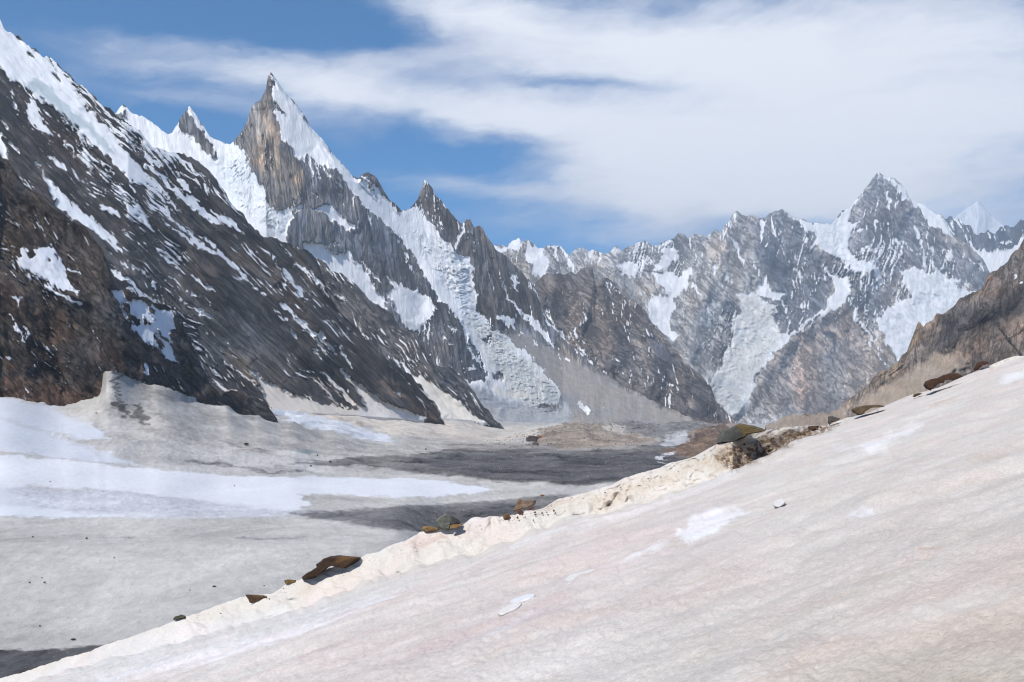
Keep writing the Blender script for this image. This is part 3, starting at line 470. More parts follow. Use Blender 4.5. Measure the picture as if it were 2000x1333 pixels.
# ---- the long left mountainside
crL8 = [(-60, -30), (0, 35), (10, 53), (25, 62), (46, 81), (65, 94), (84, 109), (100, 116), (116, 126), (140, 151), (154, 165), (186, 189), (210, 210), (235, 230), (250, 238), (275, 258), (301, 284), (330, 294), (350, 298), (375, 306), (396, 319), (412, 336), (427, 357), (452, 392), (476, 420), (497, 445), (508, 458), (530, 462), (547, 468), (570, 476), (596, 489), (610, 500), (624, 520), (634, 545), (642, 570), (652, 590), (663, 605), (680, 622), (698, 640), (716, 662), (733, 684), (750, 695), (768, 705), (785, 717), (800, 730), (813, 745), (824, 758), (834, 770), (844, 785), (852, 798), (866, 820), (880, 860)]
s8 = ops('+p', 'A', [(-40, 60), (0, 105), (70, 185), (150, 245), (240, 315), (330, 385), (400, 450), (450, 560), (560, 680), (640, 760), (700, 850), (780, 930), (850, 1020), (800, 1035), (740, 1010), (680, 960), (620, 900), (570, 850), (500, 790), (430, 720), (360, 650), (280, 590), (200, 540), (150, 500), (100, 450), (40, 440), (0, 370), (-60, 330)],
    [(165, 530), (190, 560), (250, 690), (290, 770), (240, 740), (170, 680), (150, 690), (160, 620)], [(690, 1110), (760, 1150), (830, 1230), (870, 1300), (840, 1290), (780, 1230), (700, 1170)], [(0, 740), (25, 790), (45, 890), (10, 880), (-20, 800)])
s8 += ops('+s', 'A', [(200, 900, 12), (240, 960, 20), (300, 1060, 40), (360, 1130, 55), (420, 1180, 50), (500, 1240, 50), (560, 1300, 45), (640, 1350, 35)], [(280, 870, 8), (320, 910, 24), (370, 960, 16)], [(550, 1130, 8), (600, 1170, 24), (660, 1200, 18)], [(820, 920, 30), (880, 970, 18), (950, 1040, 24), (1010, 1090, 36), (1080, 1140, 50), (1150, 1200, 40), (1220, 1250, 12)],
    [(1000, 1010, 24), (1060, 1070, 16)], [(1180, 1180, 10), (1230, 1220, 24), (1300, 1255, 36), (1350, 1285, 10)], [(900, 1170, 12), (960, 1230, 14), (1030, 1290, 18), (1100, 1340, 24)], [(60, 800, 18), (100, 860, 10)], [(0, 1110, 20), (60, 1160, 14), (130, 1210, 12)], [(100, 980, 8), (160, 1020, 14)], [(140, 1040, 8), (170, 1100, 16)], [(730, 990, 12), (750, 1080, 6)],
    [(860, 800, 16), (960, 860, 18), (1060, 930, 20), (1130, 990, 10)], [(700, 770, 10), (780, 850, 10), (880, 920, 20)], [(430, 860, 5), (500, 960, 6)], [(560, 900, 5), (640, 980, 5)], [(0, 660, 10), (50, 720, 12)], [(60, 460, 10), (80, 560, 8), (110, 640, 10)], [(420, 990, 5), (480, 1050, 5)], [(700, 690, 20), (800, 760, 24), (860, 810, 30), (960, 850, 20)], [(440, 470, 12), (530, 560, 12), (620, 650, 14), (720, 740, 10)], [(640, 870, 10), (760, 1000, 18), (900, 1100, 10), (1000, 1180, 16)], [(330, 760, 8), (450, 880, 14), (560, 980, 10), (680, 1060, 6)], [(760, 940, 30), (860, 1030, 40), (940, 1100, 16)])
s8 += ops('+s', 'B', [(330, -10, 50), (420, 60, 45), (520, 120, 40), (600, 180, 34), (650, 230, 24), (685, 285, 6)], [(0, 130, 8), (20, 200, 14), (80, 240, 12)], [(550, 300, 10), (570, 330, 14)], [(540, 440, 6), (560, 500, 8), (610, 590, 5)], [(620, 340, 14), (660, 390, 26), (730, 440, 20), (800, 500, 16), (870, 560, 8)], [(720, 320, 7), (780, 370, 8), (850, 430, 7), (880, 520, 10), (890, 570, 4)],
    [(720, 470, 20), (780, 510, 26), (800, 525, 10)], [(880, 250, 10), (930, 300, 24), (980, 350, 14), (1040, 390, 5)], [(890, 0, 14), (940, 50, 24), (960, 90, 12)], [(920, 100, 8), (1000, 150, 12), (1070, 210, 20), (1140, 240, 22), (1200, 260, 22), (1250, 290, 24), (1290, 330, 26), (1350, 380, 18), (1400, 440, 12), (1475, 500, 5)], [(1120, 180, 8), (1200, 240, 16)],
    [(1250, 60, 20), (1300, 110, 40), (1355, 152, 12)], [(700, -10, 24), (760, 50, 36), (820, 110, 24), (865, 152, 6)], [(1080, 580, 12), (1130, 605, 30), (1185, 642, 12)], [(1040, 480, 8), (1110, 510, 12)], [(1060, 390, 5), (1160, 460, 6), (1260, 530, 5)], [(980, 590, 10), (1040, 640, 10)], [(900, 510, 6), (940, 580, 16), (955, 600, 6)],
    [(1500, 250, 8), (1550, 350, 8), (1600, 450, 14)], [(1590, 370, 12), (1640, 440, 24), (1672, 505, 24)], [(1640, 340, 10), (1700, 370, 12), (1760, 430, 16), (1822, 500, 8)], [(1520, 580, 8), (1590, 640, 8)], [(1570, 560, 6), (1640, 620, 18), (1700, 690, 16), (1760, 760, 14), (1840, 860, 8)], [(1780, 710, 12), (1820, 770, 22), (1872, 832, 10)], [(1610, 680, 10), (1660, 745, 8)],
    [(1460, 320, 8), (1490, 360, 6)], [(1410, 250, 8), (1420, 280, 8)], [(650, 300, 6), (700, 350, 10)], [(390, 150, 16), (410, 190, 10)], [(460, 180, 12), (490, 200, 5)], [(1240, 730, 4), (1270, 770, 5)], [(1100, 760, 6), (1120, 800, 6)], [(1750, 800, 6), (1800, 860, 5)], [(1000, 520, 5), (1060, 560, 6)], [(1130, 480, 8), (1200, 590, 5)],
    [(1390, 915, 14), (1440, 965, 30), (1520, 1030, 60), (1640, 1090, 50), (1800, 1130, 40), (1990, 1170, 40)], [(1250, 880, 8), (1400, 980, 10), (1500, 1050, 30)], [(1210, 1000, 6), (1260, 1030, 18), (1320, 1048, 8)])
s8 += ops('+s', 'D', [(430, 270, 10), (500, 330, 16), (560, 390, 18), (600, 440, 18), (640, 500, 18), (700, 560, 10)], [(630, 440, 18), (680, 490, 24), (730, 545, 12)], [(375, 300, 10), (430, 350, 10)], [(440, 90, 10), (490, 150, 22), (522, 205, 24)], [(590, 90, 12), (640, 160, 16), (682, 212, 8)], [(730, 490, 12), (780, 560, 16), (820, 620, 10)],
    [(650, 650, 8), (720, 720, 16), (800, 790, 22), (880, 860, 30), (960, 900, 30)], [(765, 635, 10), (830, 700, 26), (900, 770, 36), (980, 830, 50), (1080, 880, 60), (1200, 920, 60)], [(1035, 735, 6), (1090, 780, 14)], [(620, 700, 8), (700, 780, 14), (760, 840, 20)], [(560, 780, 10), (640, 830, 30), (760, 880, 40)])
s8 += ops('+p', 'B', [(1390, 905), (1440, 940), (1520, 1000), (1640, 1070), (1800, 1130), (1990, 1190), (1990, 1280), (1500, 1200), (1490, 1090), (1450, 1000)]) + ops('+p', 'D', [(765, 635), (860, 710), (960, 800), (1060, 865), (1200, 915), (1300, 960), (1000, 970), (700, 900), (620, 850), (760, 870), (900, 850), (860, 780)])
s8 += ops('-p', 'A', [(440, 540), (520, 560), (600, 640), (560, 640), (480, 590)], [(300, 360), (330, 375), (345, 400), (310, 385)])
s8 += ops('-s', 'A', [(310, 400, 4), (330, 470, 4)], [(170, 300, 10), (190, 320, 6)])
d8 = [(Z('A', [(100, 180), (330, 340), (560, 560), (760, 740), (1000, 850), (1250, 1020), (1400, 1250), (1000, 1000), (760, 850), (560, 760), (380, 500)]), .85, 12), (Z('A', [(0, 450), (300, 600), (800, 1000), (1400, 1250), (1450, 1330), (1200, 1400), (300, 1400), (0, 1100)]), .32, 20),
      (Z('B', [(250, -100), (1500, 150), (1950, 450), (2000, 900), (1500, 600), (900, 450), (500, 250)]), .26, 20), (Z('B', [(600, 550), (1000, 600), (1600, 900), (1990, 1100), (1200, 1000), (900, 900)]), .14, 15)]
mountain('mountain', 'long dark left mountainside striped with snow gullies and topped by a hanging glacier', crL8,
     [(-60, 800), (430, 795), (520, 802), (700, 812), (870, 824)], [(-60, 1450), (250, 1600), (480, 1850), (620, 2000), (760, 2200), (880, 2450)], -60, 876, k=[(-60, 1.0), (400, 1.05), (880, 1.0)], kb=.9, h0=45, jag=4.5, disp=1.2, rot=-42, an=4.2,
     desat=.2, rock=(94, 87, 83), seed=61, below=25, ops=s8, speck=(d8, -46, .03), rockgain=.84,
     ridges=[([(0, 150), (200, 330), (330, 440), (480, 600), (600, 700)], 14, 30, 45), ([(250, 238), (400, 400), (560, 560), (700, 720), (780, 800)], 16, 40, 40), ([(400, 330), (510, 470), (620, 620), (750, 720), (860, 820)], 20, 50, 30), ([(508, 458), (560, 560), (640, 660)], 8, 20, 20)],
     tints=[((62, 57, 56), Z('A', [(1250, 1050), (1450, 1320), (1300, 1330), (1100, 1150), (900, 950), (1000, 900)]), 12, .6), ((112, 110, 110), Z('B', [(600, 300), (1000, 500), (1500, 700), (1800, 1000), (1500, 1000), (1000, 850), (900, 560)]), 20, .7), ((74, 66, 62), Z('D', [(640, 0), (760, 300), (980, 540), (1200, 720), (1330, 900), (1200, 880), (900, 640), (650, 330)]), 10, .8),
            ((96, 78, 66), Z('A', [(0, 430), (250, 600), (400, 760), (700, 1000), (500, 1000), (200, 800)]), 14, .6), ((150, 134, 116), Z('B', [(1240, 790), (1400, 880), (1500, 1000), (1350, 980)]), 10, .7), ((134, 110, 92), Z('D', [(960, 700, 14), (1100, 800, 30), (1280, 910, 24)]), 4, .9), ((156, 130, 104), Z('D', [(1055, 670, 24), (1075, 720, 20)]), 3, .8), ((70, 68, 74), Z('B', [(1150, 900), (1450, 980), (1480, 1090), (1250, 1040)]), 8, .7)],
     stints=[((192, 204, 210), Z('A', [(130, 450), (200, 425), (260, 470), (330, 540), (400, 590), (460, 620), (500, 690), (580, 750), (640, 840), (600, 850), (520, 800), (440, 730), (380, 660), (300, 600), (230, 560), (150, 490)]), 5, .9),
             ((216, 200, 182), Z('B', [(1200, 850), (1400, 880), (1560, 950), (2000, 1100), (2000, 1250), (1300, 1250)]), 12, .8), ((214, 206, 196), Z('D', [(560, 620), (1000, 700), (1330, 880), (1300, 1000), (300, 960)]), 12, .75), ((222, 226, 234), [(-60, 300), (500, 400), (700, 700), (420, 760), (-60, 700)], 40, .6)],
     mat_kw=dict(vein=.15, contrast=1.05, aniso=6.5, crot=(.05, .5)), gully=.9)

# ---- near left crag, brown at its foot
mountain('mountain', 'near dark crag with rust brown foot above the snowfield at the left edge', [(-80, 240), (-30, 285), (0, 305), (14, 315), (35, 343), (56, 364), (84, 389), (102, 404), (123, 417), (150, 436), (165, 447), (185, 468), (200, 490), (210, 520), (219, 548), (235, 562), (262, 572), (300, 588), (330, 596), (345, 605), (356, 628), (370, 660), (383, 690), (395, 715), (410, 745), (425, 768), (440, 785), (454, 802)],
     [(-80, 776), (0, 778), (100, 786), (200, 796), (300, 798), (454, 806)],
     [(-80, 800), (0, 850), (210, 905), (300, 960), (454, 1120)], -80, 456, k=[(-80, .8), (200, .75), (454, .9)], jag=4, disp=1.15, rot=-30, an=2.2, desat=.1, rock=(86, 77, 71), seed=71, below=36, speck=([(Z('B', [(0, 250), (450, 480), (450, 580), (0, 500)]), .15, 10)], -40, -.1),
     ops=ops('+p', 'B', [(125, 225), (160, 300), (200, 285), (190, 240), (300, 240), (330, 290), (370, 350), (440, 382), (360, 370), (400, 450), (442, 497), (330, 462), (230, 412), (120, 352), (108, 312)], [(625, 470), (680, 490), (700, 520), (790, 530), (840, 570), (900, 590), (975, 610), (960, 680), (950, 760), (970, 830), (995, 887), (930, 862), (880, 802), (800, 760), (760, 712), (700, 640), (680, 590), (640, 530)])
     + ops('+s', 'B', [(80, 320, 14), (110, 320, 18)], [(60, 500, 8), (90, 540, 24), (120, 510, 10), (95, 570, 6)], [(60, 610, 5), (70, 660, 10), (110, 720, 28), (135, 760, 10)], [(150, 690, 12), (150, 745, 8)], [(240, 450, 8), (300, 490, 16), (370, 520, 20), (460, 556, 8)], [(150, 400, 6), (165, 425, 6)], [(810, 890, 14), (820, 935, 14)], [(35, 845, 6), (50, 855, 10)], [(520, 715, 4), (525, 730, 6)], [(0, 840, 8), (10, 850, 6)], [(1095, 770, 5), (1120, 805, 6)], [(15, 1015, 5), (35, 1020, 7)])
     + ops('-p', 'B', [(690, 545), (715, 545), (770, 650), (765, 690), (715, 640)], [(800, 630), (825, 635), (835, 670), (810, 665)], [(880, 705), (935, 745), (930, 757), (885, 730)], [(862, 730), (900, 760), (905, 820), (875, 790)], [(840, 580), (865, 590), (860, 640), (845, 610)], [(265, 300), (280, 300), (275, 330)], [(310, 285), (335, 295), (325, 305)]),
     ridges=[([(0, 305), (84, 389), (165, 447), (219, 548)], 10, 30, 25), ([(60, 470), (140, 560), (230, 640), (300, 740), (400, 790)], 26, 60, 40), ([(345, 605), (370, 680), (440, 790)], 14, 30, 20), ([(20, 560), (40, 680), (60, 780)], 12, 30, 30), ([(120, 600), (140, 700), (150, 800)], 12, 30, 30)],
     tints=[((100, 80, 66), Z('B', [(30, 380), (150, 520), (400, 640), (450, 750), (250, 760), (50, 640), (0, 500)]), 14, .8), ((106, 80, 64), Z('B', [(0, 960), (250, 980), (440, 1060), (600, 980), (620, 1110), (450, 1200), (200, 1140), (0, 1080)]), 12, .9), ((58, 54, 54), Z('B', [(560, 900), (720, 760), (1100, 1000), (1290, 1150), (900, 1070), (700, 960)]), 12, .5),
            ((66, 58, 55), Z('B', [(0, 760), (250, 800), (550, 880), (560, 1000), (300, 960), (0, 950)]), 14, .7), ((110, 88, 72), Z('B', [(0, 850), (60, 850), (80, 920), (0, 920)]), 8, .6), ((98, 94, 90), Z('B', [(450, 400), (640, 560), (760, 760), (600, 700), (450, 560)]), 12, .5), ((100, 78, 64), Z('B', [(560, 830), (700, 840), (700, 920), (590, 900)]), 8, .5)],
     stints=[((216, 220, 230), [(-80, 240), (460, 400), (460, 800), (-80, 800)], 5, .9)],
     mat_kw=dict(vein=.08, contrast=1.25, aniso=2.2))
mountain('rock_outcrop', 'low dark brown outcrop at the foot of the left crag beside the snow apron', [(425, 790), (436, 768), (450, 762), (468, 764), (485, 770), (500, 776), (512, 784), (522, 793), (532, 806), (541, 818)],
     [(425, 797), (454, 804), (500, 812), (541, 822)], [(425, 1120), (541, 1210)], 430, 540, k=.9, jag=2.5, disp=1.0, rot=-50, rock=(92, 82, 74), seed=75, below=14, lams=(26, 12, 6), mat_kw=dict(contrast=1.1), step=1.5)

# ---- brown slope on the right
mountain('mountain', 'brown scree and rock slope at the right edge behind the snow bank', [(1500, 830), (1520, 818), (1545, 811), (1580, 807), (1610, 806), (1636, 798)] + Z('F', [(1000, 1322), (1100, 1250), (1160, 1195), (1200, 1168), (1250, 1130), (1300, 1085), (1340, 1050), (1370, 1025), (1385, 985), (1392, 930), (1408, 890), (1425, 888), (1440, 905), (1460, 880), (1490, 862), (1515, 838), (1545, 828), (1580, 812), (1605, 792), (1620, 770), (1650, 745), (1700, 718), (1735, 700), (1765, 695), (1785, 650), (1800, 615), (1830, 600), (1860, 580), (1885, 560), (1900, 540), (1930, 505), (1965, 470), (2000, 415), (2060, 360), (2200, 260)]),
     [(1490, 836), (1640, 836), (2080, 850)], [(1490, 2900), (1640, 2500), (2080, 1500)], 1496, 2070, k=[(1490, 1.5), (1650, 1.35), (2080, 1.2)], jag=4, disp=1.15, rot=52, an=2.6, desat=.1, rock=(128, 114, 102), seed=81, below=70,
     ops=ops('+s', 'F', [(1930, 605, 4), (1985, 665, 5)]), speck=None,
     ridges=[(Z('F', [(1440, 900), (1600, 870), (1800, 760), (2000, 560)]), 12, 25, 30), (Z('F', [(1408, 890), (1385, 1000), (1300, 1085), (1150, 1200)]), 12, 14, 30), (Z('F', [(1860, 580), (1800, 760), (1600, 960), (1400, 1100)]), 12, 30, 30)],
     tints=[((158, 142, 124), Z('F', [(1000, 1400), (1120, 1290), (1300, 1190), (1500, 1060), (1620, 1060), (1700, 1100), (1500, 1240), (1300, 1400)]), 8, .9), ((150, 134, 118), Z('F', [(500, 1330), (700, 1380), (900, 1390), (1000, 1330), (1050, 1500), (500, 1500)]), 6, .8), ((172, 146, 116), Z('F', [(1410, 885, 30), (1400, 960, 50), (1370, 1020, 24)]), 4, .9),
            ((166, 144, 122), Z('F', [(1460, 880, 40), (1560, 840, 60), (1600, 840, 30)]), 6, .7), ((92, 88, 88), Z('F', [(1640, 800), (1820, 700), (2000, 600), (2100, 700), (2100, 850), (1800, 900), (1500, 1020), (1560, 900)]), 16, .7), ((154, 132, 114), Z('F', [(1830, 940), (2000, 850), (2200, 800), (2200, 1100), (1750, 1100), (1600, 1110)]), 12, .8), ((150, 112, 84), Z('F', [(1800, 620, 20), (1830, 660, 24)]), 6, .7),
            ((104, 98, 80), Z('F', [(1000, 1320, 30), (1150, 1220, 30), (1300, 1130, 20)]), 6, .5)],
     mat_kw=dict(vein=.5, contrast=.9, aniso=2.4, crot=(.7, .2)), rockgain=1.1,
     calm=[(Z('F', [(1000, 1400), (1120, 1290), (1300, 1190), (1500, 1060), (1620, 1060), (1700, 1100), (1500, 1240), (1300, 1400)]), .85, 8), (Z('F', [(500, 1330), (700, 1380), (900, 1390), (1000, 1330), (1050, 1500), (500, 1500)]), .8, 6)])

# ================================================================== GROUND
def ground_mat(name, scale, bump_d, contrast=1.0, c2s=.13, w2=.55, stretch=(1, 1, 1), rot=0.0, grain=0.0, spot=None, pink=False):
    m = bpy.data.materials.new(name); m.use_nodes = True; n = NT(m.node_tree); m.node_tree.nodes.clear()
    oc = n.new('ShaderNodeTexCoord').outputs['Object']
    base = n.new('ShaderNodeAttribute', attribute_name='rock').outputs['Vector']
    rough = n.new('ShaderNodeAttribute', attribute_name='rough').outputs['Fac']
    st = n.mapping(oc, stretch, (0, 0, rot))
    c1 = n.noise(st, scale, 7, .7); c2 = n.noise(st, scale * c2s, 7, .68, .5); c3 = n.noise(oc, scale * 6, 4, .7)
    v = n.math('ADD', n.math('MULTIPLY', n.math('SUBTRACT', c1, .5), .8 * contrast), n.math('MULTIPLY', n.math('SUBTRACT', c2, .5), w2 * contrast))
    v = n.math('ADD', v, n.math('MULTIPLY', n.math('SUBTRACT', c3, .5), .5 * contrast))
    v = n.math('MULTIPLY_ADD', v, rough, 1.0)
    col = n.mix(1.0, base, n.new('ShaderNodeCombineXYZ', ins={0: v, 1: v, 2: v}).outputs[0], 'MULTIPLY')
    if pink:
        p = n.noise(n.mapping(oc, (.5, .8, 1), (0, 0, rot)), .6, 8, .7)
        col = n.mix(n.mapr(p, .42, .68, 0, .8), col, n.mix(1.0, col, (1.04, .95, .95), 'MULTIPLY'))
        p2 = n.noise(n.mapping(oc, (.6, 1.3, 1), (0, 0, rot), (3, 7, 0)), .9, 9, .78)
        col = n.mix(n.mapr(p2, .5, .72, 0, .75), col, n.mix(1.0, col, (.95, .89, .81), 'MULTIPLY'))
        p3 = n.noise(n.mapping(oc, (.5, 1.2, 1), (0, 0, rot), (13, 2, 0)), .7, 5, .6)
        col = n.mix(n.mapr(p3, .58, .74, 0, .3), col, (.70, .68, .66))
        g = n.noise(oc, 34, 4, .85)
        col = n.mix(n.mapr(g, .52, .68, 0, .75), col, n.mix(1.0, col, (.8, .74, .68), 'MULTIPLY'))
    hgt = n.math('ADD', c1, n.math('MULTIPLY', c3, .4))
    bp = n.new('ShaderNodeBump', ins={'Height': hgt, 'Distance': bump_d, 'Strength': .8})
    bs = n.new('ShaderNodeBsdfPrincipled', ins={'Base Color': col, 'Roughness': .85, 'Normal': bp.outputs[0]})
    bs.inputs['Specular IOR Level'].default_value = .2
    n.l.new(bs.outputs[0], n.new('ShaderNodeOutputMaterial').inputs[0])
    return m

def paint(base, lst, X, Y, g=.77):
    a = np.tile(alb(base), (*X.shape, 1))
    for tt in lst:
        c, pts, fe = tt[:3]; op = tt[3] if len(tt) > 3 else 1.0
        s = (sd_stroke if len(pts[0]) == 3 else sd_poly)(X, Y, pts, fe + 20)
        a += (alb(c) - a) * (sm(-fe, fe, s) * op)[..., None]
    return a * g

# ---- glacier floor of the valley, rising into snow aprons on the left
FT = {-400: [(1420, 146), (1065, 351), (1010, 430), (900, 620), (770, 860), (735, 960)], 0: [(1420, 146), (1065, 351), (1010, 430), (900, 620), (770, 862), (735, 960)],
      130: [(1420, 146), (1065, 351), (1000, 465), (900, 660), (835, 800), (800, 872), (700, 1100)], 190: [(1420, 146), (1065, 351), (1000, 472), (900, 672), (835, 800), (800, 866), (704, 1050)], 210: [(1420, 146), (1065, 351), (1000, 475), (900, 675), (835, 800), (800, 845), (704, 905)],
      300: [(1420, 146), (1065, 351), (980, 520), (900, 690), (850, 800), (800, 890), (745, 975)], 440: [(1420, 146), (1065, 351), (960, 605), (890, 780), (850, 900), (810, 1020), (785, 1130)],
      500: [(1420, 146), (1065, 351), (960, 605), (895, 780), (860, 920), (830, 1060), (812, 1160), (800, 1600), (785, 1950)],
      560: [(1420, 146), (1065, 351), (960, 605), (900, 780), (870, 940), (845, 1080), (825, 1230), (812, 1800), (790, 2050)], 640: [(1420, 146), (1065, 351), (950, 650), (890, 920), (850, 1250), (835, 1420), (810, 2060), (780, 2300)],
      760: [(1420, 146), (1065, 351), (940, 702), (882, 1100), (858, 1500), (838, 1900), (816, 2290), (800, 2400)], 880: [(1420, 146), (940, 702), (885, 1210), (862, 1700), (845, 2150), (826, 2520), (815, 2700)],
      1000: [(1420, 146), (940, 702), (885, 1253), (860, 1950), (846, 2650), (830, 3700), (822, 4300)], 1200: [(1420, 146), (940, 702), (885, 1253), (862, 1867), (850, 2507), (838, 3700), (828, 4900)],
      1430: [(1420, 146), (940, 702), (885, 1253), (862, 1867), (850, 2507), (838, 3800), (827, 5400)], 2300: [(1420, 146), (940, 702), (885, 1253), (862, 1867), (850, 2507), (838, 3800), (827, 5400)]}
def floorD(PX, PY):
    ks = sorted(FT); out = np.zeros(PX.shape); Ds = []
    for k in ks:
        t = sorted(FT[k]); Ds.append(np.interp(PY, [q[0] for q in t], np.log([q[1] for q in t])))
    Ds = np.stack(Ds); idx = np.clip(np.searchsorted(ks, PX, 'right') - 1, 0, len(ks) - 2)
    kk = np.array(ks, float); f = np.clip((PX - kk[idx]) / (kk[idx + 1] - kk[idx]), 0, 1)
    f = f * f * (3 - 2 * f)
    a = np.take_along_axis(Ds, idx[None], 0)[0]; b = np.take_along_axis(Ds, idx[None] + 1, 0)[0]
    return np.exp(a + (b - a) * f)
ftop = [(-400, 740), (0, 735), (130, 730), (190, 724), (212, 727), (226, 729), (252, 739), (300, 748), (371, 774), (454, 795), (490, 800), (540, 800), (620, 800), (700, 806), (800, 814), (870, 818), (1000, 825), (1200, 828), (1430, 828), (2300, 828)]
px = np.concatenate([np.arange(-400, -20, 10), np.arange(-20, 1500, 2.0), np.arange(1500, 2300, 20)])
top = ip(ftop, px) + 2.5 * fbm(px / 14, px * 0, 77, 4, .6) * (px > 196) * (px < 470); _tops = top; nr = 420
tt_ = np.linspace(0, 1, nr)[:, None] ** 1.25
PX = np.repeat(px[None], nr, 0); PY = top[None] + tt_ * (1418 - top)[None]
D = floorD(PX, PY); V = P(PX, PY, D)
wx = PX + 16 * fbm(PX / 60, PY / 10, 5, 4, .6); wy = PY + 3.0 * fbm(PX / 45, PY / 7, 6, 4, .6)
snow_main = [(-60, 885), (100, 896), (200, 908), (400, 925), (560, 931), (720, 932), (860, 937), (968, 955), (900, 967), (760, 972), (660, 964), (578, 967), (606, 985), (565, 999), (480, 992), (400, 980), (300, 968), (200, 958), (60, 948), (10, 960), (60, 985), (240, 1010), (100, 1009), (-60, 1008)]
snow_left = [(-60, 768), (0, 770), (60, 788), (110, 796), (170, 818), (212, 858), (160, 856), (100, 846), (190, 878), (275, 908), (180, 903), (60, 888), (-60, 872)]
